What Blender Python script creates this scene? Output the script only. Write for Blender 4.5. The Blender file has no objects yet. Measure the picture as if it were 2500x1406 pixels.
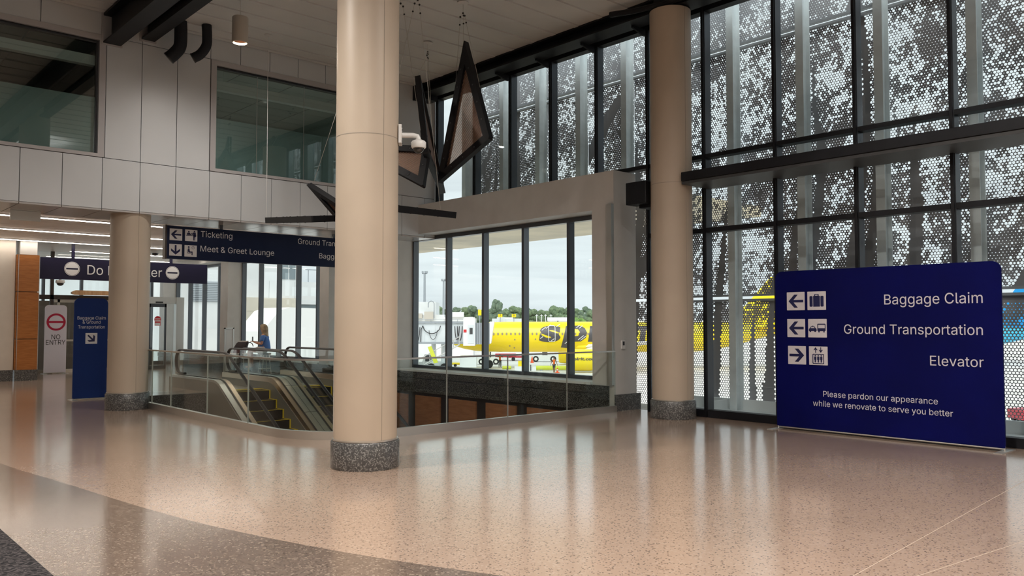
import bpy, math, random
from mathutils import Vector, Matrix, Euler
from mathutils.geometry import tessellate_polygon, delaunay_2d_cdt
random.seed(7)
S = bpy.context.scene
COL = S.collection
PI = math.pi
R = math.radians

# ------------------------------------------------------------------ camera
cam_d = bpy.data.cameras.new('camera')
cam = bpy.data.objects.new('camera', cam_d)
COL.objects.link(cam)
cam_d.sensor_width = 36.0
cam_d.lens = 28.8
cam_d.clip_start = 0.1
cam_d.clip_end = 3000
cam.location = (0, 0, 1.6)
cam.rotation_euler = (R(90 + 2.4336), 0, R(-42.288))
S.camera = cam

# ------------------------------------------------------------------ exposure
S.view_settings.view_transform = 'Standard'
S.view_settings.look = 'None'
S.view_settings.exposure = 0.0
S.view_settings.gamma = 1.0
S.view_settings.use_curve_mapping = False
S.render.film_transparent = False
cy = S.cycles
cy.max_bounces = 8
cy.diffuse_bounces = 4
cy.glossy_bounces = 4
cy.transmission_bounces = 4
cy.transparent_max_bounces = 28
cy.caustics_reflective = False
cy.caustics_refractive = False
cy.sample_clamp_indirect = 6.0
cy.use_denoising = True

# ------------------------------------------------------------------ sky: bright overcast with thin cloud streaks
W = bpy.data.worlds.new('overcast_sky')
S.world = W
W.use_nodes = True
nt = W.node_tree
nt.nodes.clear()
w_out = nt.nodes.new('ShaderNodeOutputWorld')
w_bg = nt.nodes.new('ShaderNodeBackground')
w_tc = nt.nodes.new('ShaderNodeTexCoord')
w_mp = nt.nodes.new('ShaderNodeMapping')
w_mp.inputs['Scale'].default_value = (2.2, 2.2, 26.0)
w_nz = nt.nodes.new('ShaderNodeTexNoise')
w_nz.inputs['Scale'].default_value = 1.3
w_nz.inputs['Detail'].default_value = 4.0
w_rp = nt.nodes.new('ShaderNodeValToRGB')
w_rp.color_ramp.elements[0].position = 0.36
w_rp.color_ramp.elements[0].color = (0.74, 0.81, 0.83, 1)
w_rp.color_ramp.elements[1].position = 0.56
w_rp.color_ramp.elements[1].color = (0.88, 0.96, 0.97, 1)
nt.links.new(w_tc.outputs['Generated'], w_mp.inputs['Vector'])
nt.links.new(w_mp.outputs['Vector'], w_nz.inputs['Vector'])
nt.links.new(w_nz.outputs['Fac'], w_rp.inputs['Fac'])
nt.links.new(w_rp.outputs['Color'], w_bg.inputs['Color'])
w_bg.inputs['Strength'].default_value = 1.06
nt.links.new(w_bg.outputs['Background'], w_out.inputs['Surface'])
W.cycles.sampling_method = 'AUTOMATIC'

# soft daylight sun behind the cloud layer
sun_d = bpy.data.lights.new('sun', 'SUN')
sun_d.energy = 2.4
sun_d.angle = R(40)
sun_d.color = (1.0, 0.97, 0.92)
sun = bpy.data.objects.new('sun', sun_d)
COL.objects.link(sun)
sun.rotation_euler = (R(38), R(8), R(-60))

# ------------------------------------------------------------------ materials
def new_mat(name):
    m = bpy.data.materials.new(name)
    m.use_nodes = True
    m.node_tree.nodes.clear()
    return m, m.node_tree

class NB:
    """small node builder"""
    def __init__(s, nt):
        s.nt = nt
    def n(s, t, **kw):
        x = s.nt.nodes.new(t)
        for k, v in kw.items():
            setattr(x, k, v)
        return x
    def put(s, sock, v):
        if isinstance(v, bpy.types.NodeSocket):
            s.nt.links.new(v, sock)
        else:
            sock.default_value = v
    def m(s, op, a, b=None, c=None, clamp=False):
        x = s.n('ShaderNodeMath', operation=op, use_clamp=clamp)
        s.put(x.inputs[0], a)
        if b is not None: s.put(x.inputs[1], b)
        if c is not None: s.put(x.inputs[2], c)
        return x.outputs[0]
    def xyz(s, a, b, c):
        x = s.n('ShaderNodeCombineXYZ')
        s.put(x.inputs[0], a); s.put(x.inputs[1], b); s.put(x.inputs[2], c)
        return x.outputs[0]
    def noise(s, vec, scale, detail=2.0, rough=0.5):
        x = s.n('ShaderNodeTexNoise')
        s.put(x.inputs['Vector'], vec)
        x.inputs['Scale'].default_value = scale
        x.inputs['Detail'].default_value = detail
        x.inputs['Roughness'].default_value = rough
        return x.outputs['Fac']
    def mix(s, f, a, b):
        x = s.n('ShaderNodeMix', data_type='RGBA')
        s.put(x.inputs[0], f); s.put(x.inputs[6], a); s.put(x.inputs[7], b)
        return x.outputs[2]
    def ramp(s, f, stops):
        x = s.n('ShaderNodeValToRGB')
        e = x.color_ramp.elements
        while len(e) < len(stops): e.new(0.5)
        for q, (p, c) in zip(e, stops):
            q.position = p; q.color = c if len(c) == 4 else (*c, 1)
        s.put(x.inputs[0], f)
        return x.outputs[0]
    def smooth(s, v, lo, hi):
        x = s.n('ShaderNodeMapRange', interpolation_type='SMOOTHSTEP')
        s.put(x.inputs[0], v)
        x.inputs[1].default_value = lo; x.inputs[2].default_value = hi
        return x.outputs[0]

def c3(c):
    return (c[0], c[1], c[2], 1.0)

def srgb(r, g, b):
    f = lambda v: (v / 255 / 12.92) if v <= 10.3 else ((v / 255 + 0.055) / 1.055) ** 2.4
    return (f(r), f(g), f(b))

def pbr(name, col, rough=0.5, metal=0.0, spec=0.5, var=0.0, vscale=3.0, bump=0.0, bscale=80.0, emit=None, estr=0.0, coat=0.0, rvar=0.0, aniso=None):
    m, nt = new_mat(name)
    b = NB(nt)
    out = b.n('ShaderNodeOutputMaterial')
    p = b.n('ShaderNodeBsdfPrincipled')
    nt.links.new(p.outputs[0], out.inputs[0])
    p.inputs['Base Color'].default_value = c3(col)
    p.inputs['Roughness'].default_value = rough
    p.inputs['Metallic'].default_value = metal
    p.inputs['Specular IOR Level'].default_value = spec
    p.inputs['Coat Weight'].default_value = coat
    if var or bump or rvar or aniso:
        tc = b.n('ShaderNodeTexCoord').outputs['Object']
        if aniso:
            mp = b.n('ShaderNodeMapping')
            nt.links.new(tc, mp.inputs[0])
            mp.inputs['Scale'].default_value = aniso
            tc = mp.outputs[0]
    if var:
        f = b.noise(tc, vscale, 4.0)
        f2 = b.smooth(f, 0.3, 0.7)
        lo = [max(0, x * (1 - var)) for x in col]; hi = [min(1, x * (1 + var)) for x in col]
        nt.links.new(b.mix(f2, c3(lo), c3(hi)), p.inputs['Base Color'])
    if rvar:
        f = b.noise(tc, vscale * 2.3, 3.0)
        nt.links.new(b.m('MULTIPLY_ADD', f, rvar, max(0.02, rough - rvar / 2)), p.inputs['Roughness'])
    if bump:
        h = b.noise(tc, bscale, 3.0)
        bp = b.n('ShaderNodeBump')
        bp.inputs['Strength'].default_value = bump
        bp.inputs['Distance'].default_value = 0.01
        nt.links.new(h, bp.inputs['Height'])
        nt.links.new(bp.outputs[0], p.inputs['Normal'])
    if emit:
        p.inputs['Emission Color'].default_value = c3(emit)
        p.inputs['Emission Strength'].default_value = estr
    return m

def glass_mat(name, tint=(0.93, 0.96, 0.95), refl=1.0, base=0.04, rough=0.0):
    """clear pane: transparent with a Schlick mirror reflection"""
    m, nt = new_mat(name)
    b = NB(nt)
    out = b.n('ShaderNodeOutputMaterial')
    t = b.n('ShaderNodeBsdfTransparent'); t.inputs[0].default_value = c3(tint)
    g = b.n('ShaderNodeBsdfAnisotropic'); g.inputs['Roughness'].default_value = rough
    g.inputs[0].default_value = (1, 1, 1, 1)
    lw = b.n('ShaderNodeLayerWeight'); lw.inputs[0].default_value = 0.5
    f5 = b.m('POWER', lw.outputs['Facing'], 5.0)
    f = b.m('MULTIPLY_ADD', f5, (1 - base) * refl, base * refl, clamp=True)
    mx = b.n('ShaderNodeMixShader')
    nt.links.new(f, mx.inputs[0]); nt.links.new(t.outputs[0], mx.inputs[1]); nt.links.new(g.outputs[0], mx.inputs[2])
    nt.links.new(mx.outputs[0], out.inputs[0])
    return m

def terrazzo(name, base, speck, light, amount, rough):
    m, nt = new_mat(name)
    b = NB(nt)
    out = b.n('ShaderNodeOutputMaterial')
    p = b.n('ShaderNodeBsdfPrincipled')
    nt.links.new(p.outputs[0], out.inputs[0])
    tc = b.n('ShaderNodeTexCoord').outputs['Object']
    v = b.n('ShaderNodeTexVoronoi', feature='F1')
    v.inputs['Scale'].default_value = 72.0
    nt.links.new(tc, v.inputs['Vector'])
    sp = b.n('ShaderNodeSeparateColor'); nt.links.new(v.outputs['Color'], sp.inputs[0])
    dark = b.m('LESS_THAN', sp.outputs[0], amount)
    pale = b.m('GREATER_THAN', sp.outputs[1], 0.86)
    close = b.m('LESS_THAN', v.outputs['Distance'], 0.55)
    dark = b.m('MULTIPLY', dark, close)
    big = b.smooth(b.noise(tc, 0.7, 3.0), 0.25, 0.75)
    c0 = b.mix(big, c3([x * 0.93 for x in base]), c3([x * 1.06 for x in base]))
    c1 = b.mix(pale, c0, c3(light))
    c2 = b.mix(dark, c1, c3(speck))
    nt.links.new(c2, p.inputs['Base Color'])
    rn = b.noise(tc, 1.7, 3.0)
    nt.links.new(b.m('MULTIPLY_ADD', rn, 0.06, rough - 0.03), p.inputs['Roughness'])
    bp = b.n('ShaderNodeBump'); bp.inputs['Strength'].default_value = 0.05; bp.inputs['Distance'].default_value = 0.02
    nt.links.new(b.noise(tc, 2.4, 1.0), bp.inputs['Height'])
    nt.links.new(bp.outputs[0], p.inputs['Normal'])
    p.inputs['IOR'].default_value = 1.6
    p.inputs['Coat Weight'].default_value = 0.5
    p.inputs['Coat IOR'].default_value = 1.55
    p.inputs['Coat Roughness'].default_value = 0.13
    return m

def granite(name, base, fleck, rough=0.25, scale=120.0):
    m, nt = new_mat(name)
    b = NB(nt)
    out = b.n('ShaderNodeOutputMaterial')
    p = b.n('ShaderNodeBsdfPrincipled')
    nt.links.new(p.outputs[0], out.inputs[0])
    tc = b.n('ShaderNodeTexCoord').outputs['Object']
    v = b.n('ShaderNodeTexVoronoi', feature='F1'); v.inputs['Scale'].default_value = scale
    nt.links.new(tc, v.inputs['Vector'])
    sp = b.n('ShaderNodeSeparateColor'); nt.links.new(v.outputs['Color'], sp.inputs[0])
    col = b.ramp(sp.outputs[0], [(0.0, base), (0.62, [x * 1.5 for x in base]), (0.78, fleck), (1.0, [min(1, x * 1.7) for x in fleck])])
    nt.links.new(col, p.inputs['Base Color'])
    p.inputs['Roughness'].default_value = rough
    return m

def wood(name, a, c, rough=0.4, scale=(2.0, 2.0, 14.0)):
    m, nt = new_mat(name)
    b = NB(nt)
    out = b.n('ShaderNodeOutputMaterial')
    p = b.n('ShaderNodeBsdfPrincipled')
    nt.links.new(p.outputs[0], out.inputs[0])
    tc = b.n('ShaderNodeTexCoord').outputs['Object']
    mp = b.n('ShaderNodeMapping'); nt.links.new(tc, mp.inputs[0])
    mp.inputs['Scale'].default_value = scale
    f = b.noise(mp.outputs[0], 2.0, 5.0, 0.6)
    nt.links.new(b.mix(b.smooth(f, 0.3, 0.7), c3(a), c3(c)), p.inputs['Base Color'])
    p.inputs['Roughness'].default_value = rough
    return m

def perforated_mat():
    """sheet metal with a hex grid of round holes whose size draws trees; true open holes (transparent)"""
    m, nt = new_mat('perforated_sheet')
    b = NB(nt)
    out = b.n('ShaderNodeOutputMaterial')
    uv = b.n('ShaderNodeUVMap').outputs[0]
    sp = b.n('ShaderNodeSeparateXYZ'); nt.links.new(uv, sp.inputs[0])
    P = 0.047
    Q = P * math.sqrt(3)
    u = b.m('DIVIDE', sp.outputs[0], P)
    v = b.m('DIVIDE', sp.outputs[1], Q)
    def cell(cu, cv):
        du = b.m('SUBTRACT', u, cu)
        dv = b.m('MULTIPLY', b.m('SUBTRACT', v, cv), math.sqrt(3))
        d = b.m('SQRT', b.m('ADD', b.m('MULTIPLY', du, du), b.m('MULTIPLY', dv, dv)))
        y = b.m('MULTIPLY', cu, P)
        z = b.m('MULTIPLY', cv, Q)
        lf = b.noise(b.xyz(y, b.m('MULTIPLY_ADD', z, 0.85, b.m('MULTIPLY', y, 0.35)), 3.1), 2.6, 4.0, 0.68)
        cl = b.noise(b.xyz(y, b.m('MULTIPLY', z, 0.8), 7.7), 0.75, 1.0)
        wn = b.n('ShaderNodeTexWhiteNoise', noise_dimensions='2D')
        nt.links.new(b.xyz(cu, cv, 0.0), wn.inputs['Vector'])
        dens = b.m('MULTIPLY_ADD', cl, 0.75, b.m('SUBTRACT', lf, 0.375))
        dens = b.m('SUBTRACT', dens, b.m('MULTIPLY', b.smooth(y, 8.6, 9.6), 0.05))
        p_big = b.m('MULTIPLY', b.smooth(dens, 0.28, 0.80), 1.08)
        big = b.smooth(b.m('SUBTRACT', p_big, wn.outputs['Value']), -0.22, 0.30)
        r_leaf = b.m('MULTIPLY_ADD', big, 0.30, 0.125)
        r_leaf = b.m('MULTIPLY', r_leaf, b.m('GREATER_THAN', dens, 0.30))
        low = b.smooth(z, 2.0, 1.3)
        r0 = b.m('MAXIMUM', r_leaf, b.m('MULTIPLY', low, 0.405))
        # trunks: blank vertical bands, swaying and tapering with height
        sway = b.noise(b.xyz(b.m('MULTIPLY', y, 0.8), b.m('MULTIPLY', z, 0.35), 9.0), 1.0, 1.0)
        ys = b.m('MULTIPLY_ADD', b.m('MULTIPLY', sway, b.smooth(z, 0.8, 4.5)), 0.5, y)
        tr = b.noise(b.xyz(b.m('MULTIPLY', ys, 3.6), b.m('MULTIPLY', z, 0.07), 5.0), 1.0, 1.0, 0.4)
        th = b.m('ADD', b.m('MULTIPLY_ADD', b.smooth(z, 0.5, 6.5), 0.17, 0.515), b.m('MULTIPLY', b.smooth(y, 4.6, 3.6), 0.12))
        trunk = b.m('GREATER_THAN', tr, th)
        # a few slanting boughs
        br = b.noise(b.xyz(b.m('ADD', y, b.m('MULTIPLY', z, 0.9)), b.m('MULTIPLY', b.m('SUBTRACT', z, y), 0.16), 1.0), 1.5, 1.0)
        bough = b.m('MULTIPLY', b.m('GREATER_THAN', br, 0.66), b.m('GREATER_THAN', z, 1.9))
        blank = b.m('MAXIMUM', trunk, bough)
        r = b.m('MULTIPLY', r0, b.m('SUBTRACT', 1.0, blank))
        r = b.m('MULTIPLY', r, b.m('GREATER_THAN', r, 0.085))
        return b.m('SUBTRACT', r, d)
    h1 = cell(b.m('ROUND', u), b.m('ROUND', v))
    h2 = cell(b.m('ADD', b.m('FLOOR', u), 0.5), b.m('ADD', b.m('FLOOR', v), 0.5))
    hole = b.m('GREATER_THAN', b.m('MAXIMUM', h1, h2), 0.0)
    p = b.n('ShaderNodeBsdfPrincipled')
    p.inputs['Base Color'].default_value = (0.34, 0.345, 0.365, 1)
    p.inputs['Roughness'].default_value = 0.5
    p.inputs['Metallic'].default_value = 0.2
    t = b.n('ShaderNodeBsdfTransparent')
    mx = b.n('ShaderNodeMixShader')
    nt.links.new(hole, mx.inputs[0]); nt.links.new(p.outputs[0], mx.inputs[1]); nt.links.new(t.outputs[0], mx.inputs[2])
    nt.links.new(mx.outputs[0], out.inputs[0])
    return m

def mesh_screen_mat():
    """copper coloured woven mesh, partly see-through"""
    m, nt = new_mat('copper_mesh')
    b = NB(nt)
    out = b.n('ShaderNodeOutputMaterial')
    tc = b.n('ShaderNodeTexCoord').outputs['Object']
    mp = b.n('ShaderNodeMapping'); nt.links.new(tc, mp.inputs[0])
    mp.inputs['Rotation'].default_value = (0.5, 0.6, 0.4)
    wv = b.n('ShaderNodeTexWave', wave_type='BANDS', bands_direction='DIAGONAL')
    nt.links.new(mp.outputs[0], wv.inputs['Vector'])
    wv.inputs['Scale'].default_value = 9.0
    p = b.n('ShaderNodeBsdfPrincipled')
    p.inputs['Base Color'].default_value = (0.36, 0.225, 0.16, 1)
    p.inputs['Roughness'].default_value = 0.5
    p.inputs['Metallic'].default_value = 0.25
    t = b.n('ShaderNodeBsdfTransparent')
    t.inputs[0].default_value = (0.96, 0.88, 0.82, 1)
    mx = b.n('ShaderNodeMixShader')
    nt.links.new(b.m('MULTIPLY_ADD', wv.outputs['Fac'], 0.2, 0.36), mx.inputs[0])
    nt.links.new(p.outputs[0], mx.inputs[1]); nt.links.new(t.outputs[0], mx.inputs[2])
    nt.links.new(mx.outputs[0], out.inputs[0])
    return m

def carpet_mat():
    m, nt = new_mat('carpet')
    b = NB(nt)
    out = b.n('ShaderNodeOutputMaterial')
    p = b.n('ShaderNodeBsdfPrincipled')
    nt.links.new(p.outputs[0], out.inputs[0])
    tc = b.n('ShaderNodeTexCoord').outputs['Object']
    wv = b.n('ShaderNodeTexWave', wave_type='RINGS')
    nt.links.new(tc, wv.inputs['Vector'])
    wv.inputs['Scale'].default_value = 7.0
    wv.inputs['Distortion'].default_value = 14.0
    wv.inputs['Detail'].default_value = 3.0
    wv.inputs['Detail Scale'].default_value = 2.5
    c = b.ramp(wv.outputs['Fac'], [(0.0, (0.012, 0.012, 0.013)), (0.5, (0.03, 0.028, 0.03)), (1.0, (0.085, 0.075, 0.075))])
    nt.links.new(c, p.inputs['Base Color'])
    p.inputs['Roughness'].default_value = 0.95
    p.inputs['Specular IOR Level'].default_value = 0.15
    return m

def leaf_mat(name, a, c):
    m, nt = new_mat(name)
    b = NB(nt)
    out = b.n('ShaderNodeOutputMaterial')
    p = b.n('ShaderNodeBsdfPrincipled')
    nt.links.new(p.outputs[0], out.inputs[0])
    tc = b.n('ShaderNodeTexCoord').outputs['Object']
    f = b.noise(tc, 0.9, 6.0, 0.7)
    nt.links.new(b.mix(b.smooth(f, 0.35, 0.65), c3(a), c3(c)), p.inputs['Base Color'])
    p.inputs['Roughness'].default_value = 0.8
    return m

M = {}
M['tan'] = terrazzo('tan_terrazzo', (0.47, 0.345, 0.265), (0.20, 0.14, 0.105), (0.52, 0.40, 0.32), 0.15, 0.16)
M['brown'] = terrazzo('brown_terrazzo', (0.19, 0.14, 0.112), (0.085, 0.062, 0.05), (0.31, 0.25, 0.20), 0.3, 0.16)
M['carpet'] = carpet_mat()
M['column'] = pbr('column_plaster', (0.50, 0.415, 0.325), 0.45, var=0.04, vscale=1.2)
M['seam'] = pbr('seam_gray', (0.30, 0.26, 0.21), 0.6)
M['granite'] = granite('black_granite', (0.022, 0.022, 0.022), (0.12, 0.12, 0.115), 0.22)
M['granite_grey'] = granite('grey_granite', (0.05, 0.05, 0.05), (0.17, 0.17, 0.165), 0.3, 90)
M['panel'] = pbr('aluminium_panel', (0.68, 0.71, 0.735), 0.38, var=0.03, vscale=0.8)
M['panel_frame'] = pbr('panel_frame', (0.52, 0.51, 0.52), 0.35)
M['joint'] = pbr('joint_black', (0.015, 0.015, 0.015), 0.8)
M['ceiling'] = pbr('ceiling_plank', (0.75, 0.76, 0.75), 0.5, var=0.04, vscale=1.0)
M['white_wall'] = pbr('white_paint', (0.60, 0.59, 0.57), 0.6, var=0.03)
M['cream_wall'] = pbr('cream_paint', (0.68, 0.62, 0.55), 0.55, var=0.03)
M['black_steel'] = pbr('black_steel', (0.007, 0.0075, 0.010), 0.5, spec=0.28, var=0.2)
M['mullion'] = pbr('dark_anodised', (0.10, 0.11, 0.125), 0.34, spec=0.6, metal=0.6)
M['galv'] = pbr('galvanised', (0.76, 0.83, 0.85), 0.45, metal=0.1, var=0.05, vscale=6)
M['perf'] = perforated_mat()
M['mesh'] = mesh_screen_mat()
M['tray'] = pbr('pale_tray', (0.72, 0.77, 0.78), 0.5)
M['glass'] = glass_mat('clear_glass', (0.95, 0.975, 0.97), 0.7)
M['win_glass'] = glass_mat('window_glass', (0.96, 0.98, 0.985), 0.7)
M['office_glass'] = glass_mat('office_glass', (0.84, 0.91, 0.90), 1.0, base=0.09)
M['rail_glass'] = glass_mat('rail_glass', (0.91, 0.95, 0.935), 0.6, base=0.035)
M['frost'] = pbr('frosted_film', (0.30, 0.39, 0.39), 0.35, var=0.08, vscale=1.0)
M['steel'] = pbr('brushed_steel', (0.66, 0.64, 0.60), 0.30, metal=0.9)
M['bronze_steel'] = pbr('warm_steel', (0.74, 0.56, 0.42), 0.28, metal=0.95)
M['clad'] = pbr('escalator_cladding', (0.27, 0.245, 0.215), 0.45, metal=0.25)
M['aluminium'] = pbr('aluminium', (0.62, 0.62, 0.60), 0.35, metal=0.7)
M['rubber'] = pbr('black_rubber', (0.012, 0.011, 0.013), 0.35)
M['step'] = pbr('step_black', (0.007, 0.007, 0.007), 0.5, spec=0.25)
M['yellow_line'] = pbr('yellow_paint', (0.75, 0.55, 0.02), 0.5)
M['navy'] = pbr('navy_fabric', (0.0006, 0.0018, 0.06), 0.7, spec=0.1, var=0.18, vscale=0.9)
M['navy_sign'] = pbr('navy_sign', (0.003, 0.010, 0.045), 0.4, spec=0.3)
M['purple_sign'] = pbr('dark_purple_navy', (0.012, 0.010, 0.038), 0.4, spec=0.3)
M['blue_fabric'] = pbr('blue_fabric', (0.008, 0.032, 0.17), 0.6, spec=0.25)
M['white_fabric'] = pbr('white_fabric', (0.80, 0.77, 0.86), 0.6)
M['letter'] = pbr('white_lettering', (0.82, 0.82, 0.84), 0.5)
M['letter_fabric'] = pbr('white_print', (0.68, 0.66, 0.70), 0.6)
M['black_print'] = pbr('black_print', (0.012, 0.012, 0.014), 0.5)
M['navy_print'] = pbr('navy_print', (0.006, 0.009, 0.07), 0.5)
M['red_print'] = pbr('red_print', (0.50, 0.0, 0.045), 0.5)
M['sticker_red'] = pbr('sticker_red', (0.65, 0.02, 0.03), 0.5)
M['orange_wood'] = wood('orange_wood', (0.36, 0.125, 0.028), (0.46, 0.18, 0.045), 0.35)
M['pine'] = wood('pine_wood', (0.55, 0.30, 0.14), (0.68, 0.42, 0.22), 0.6, (10, 2, 2))
M['dark_wood'] = wood('brown_wood', (0.26, 0.11, 0.05), (0.34, 0.155, 0.075), 0.35)
M['white_plastic'] = pbr('white_plastic', (0.72, 0.72, 0.71), 0.4)
M['beige_metal'] = pbr('beige_metal', (0.58, 0.53, 0.46), 0.45)
M['smoke_dome'] = pbr('smoked_dome', (0.02, 0.018, 0.018), 0.08, spec=0.8)
M['lamp'] = pbr('lamp_lens', (0.9, 0.9, 0.9), 0.4, emit=(1.0, 0.86, 0.68), estr=14.0)
M['strip'] = pbr('strip_lens', (0.9, 0.9, 0.9), 0.4, emit=(1.0, 0.90, 0.78), estr=14.0)
M['copper_trim'] = pbr('copper_trim', (0.35, 0.16, 0.09), 0.3, metal=0.8)
M['duct'] = pbr('black_foam_duct', (0.009, 0.010, 0.015), 0.75, bump=0.2)
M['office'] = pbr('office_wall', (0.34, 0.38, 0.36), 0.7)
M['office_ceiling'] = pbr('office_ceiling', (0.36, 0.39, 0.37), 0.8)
M['dark_gray'] = pbr('dark_gray', (0.05, 0.052, 0.055), 0.5)
M['black'] = pbr('black', (0.012, 0.012, 0.013), 0.4)
M['bronze_frame'] = pbr('bronze_frame', (0.05, 0.033, 0.025), 0.4)
# outside
M['apron'] = pbr('concrete_apron', (0.74, 0.71, 0.67), 0.8, var=0.08, vscale=0.15)
M['yellow'] = pbr('yellow_paint_aircraft', (0.95, 0.72, 0.0), 0.35, coat=0.3)
M['char'] = pbr('charcoal_paint', (0.075, 0.07, 0.075), 0.4)
M['white_paint'] = pbr('white_paint_vehicle', (0.82, 0.82, 0.82), 0.4)
M['porthole'] = pbr('porthole', (0.33, 0.27, 0.16), 0.3)
M['bridge_gray'] = pbr('bridge_gray', (0.70, 0.74, 0.76), 0.6, var=0.05, vscale=0.4)
M['bridge_dark'] = pbr('bridge_dark', (0.34, 0.37, 0.40), 0.6)
M['concrete'] = pbr('pale_concrete', (0.76, 0.78, 0.78), 0.8, var=0.07, vscale=0.5)
M['beige_stone'] = pbr('beige_stone', (0.66, 0.61, 0.51), 0.8, var=0.05, vscale=0.6)
M['canvas'] = pbr('white_canvas', (0.92, 0.92, 0.90), 0.8)
M['shade_glass'] = pbr('bluish_glass', (0.22, 0.27, 0.29), 0.15)
M['soffit_out'] = pbr('beige_canopy', (0.62, 0.53, 0.36), 0.4, var=0.2, vscale=0.8)
M['leaf_a'] = leaf_mat('leaf_a', (0.10, 0.155, 0.085), (0.20, 0.27, 0.14))  # leaf greens lightened to imitate haze over the far trees
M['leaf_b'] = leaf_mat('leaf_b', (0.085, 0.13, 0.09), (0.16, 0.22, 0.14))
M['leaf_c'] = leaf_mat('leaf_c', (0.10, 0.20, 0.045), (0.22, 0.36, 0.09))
M['bark'] = pbr('bark', (0.09, 0.07, 0.05), 0.9)
M['orange'] = pbr('hi_vis_orange', (0.85, 0.16, 0.02), 0.7)
M['cone'] = pbr('cone_orange', (0.80, 0.10, 0.02), 0.6)
M['lime'] = pbr('lime_hose', (0.62, 0.66, 0.05), 0.6)
M['tyre'] = pbr('tyre', (0.02, 0.02, 0.02), 0.8)
M['cable'] = pbr('cable', (0.03, 0.03, 0.035), 0.7)
M['blue_tail'] = pbr('bright_blue', (0.0, 0.26, 0.62), 0.4)
M['sky_blue'] = pbr('sky_blue', (0.05, 0.50, 0.78), 0.4)
M['red_vehicle'] = pbr('red_vehicle', (0.45, 0.03, 0.05), 0.4)
M['skin'] = pbr('skin', (0.58, 0.31, 0.22), 0.6)
M['skin_dark'] = pbr('skin_dark', (0.22, 0.11, 0.07), 0.6)
M['hair'] = pbr('blonde_hair', (0.38, 0.285, 0.18), 0.6, var=0.35, vscale=9)
M['blue_shirt'] = pbr('blue_shirt', (0.10, 0.24, 0.62), 0.8)
M['tan_shorts'] = pbr('pale_shorts', (0.62, 0.60, 0.58), 0.8)
M['bag'] = pbr('dark_bag', (0.03, 0.022, 0.025), 0.6)
M['maroon'] = pbr('maroon_bag', (0.12, 0.045, 0.045), 0.7)

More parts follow.
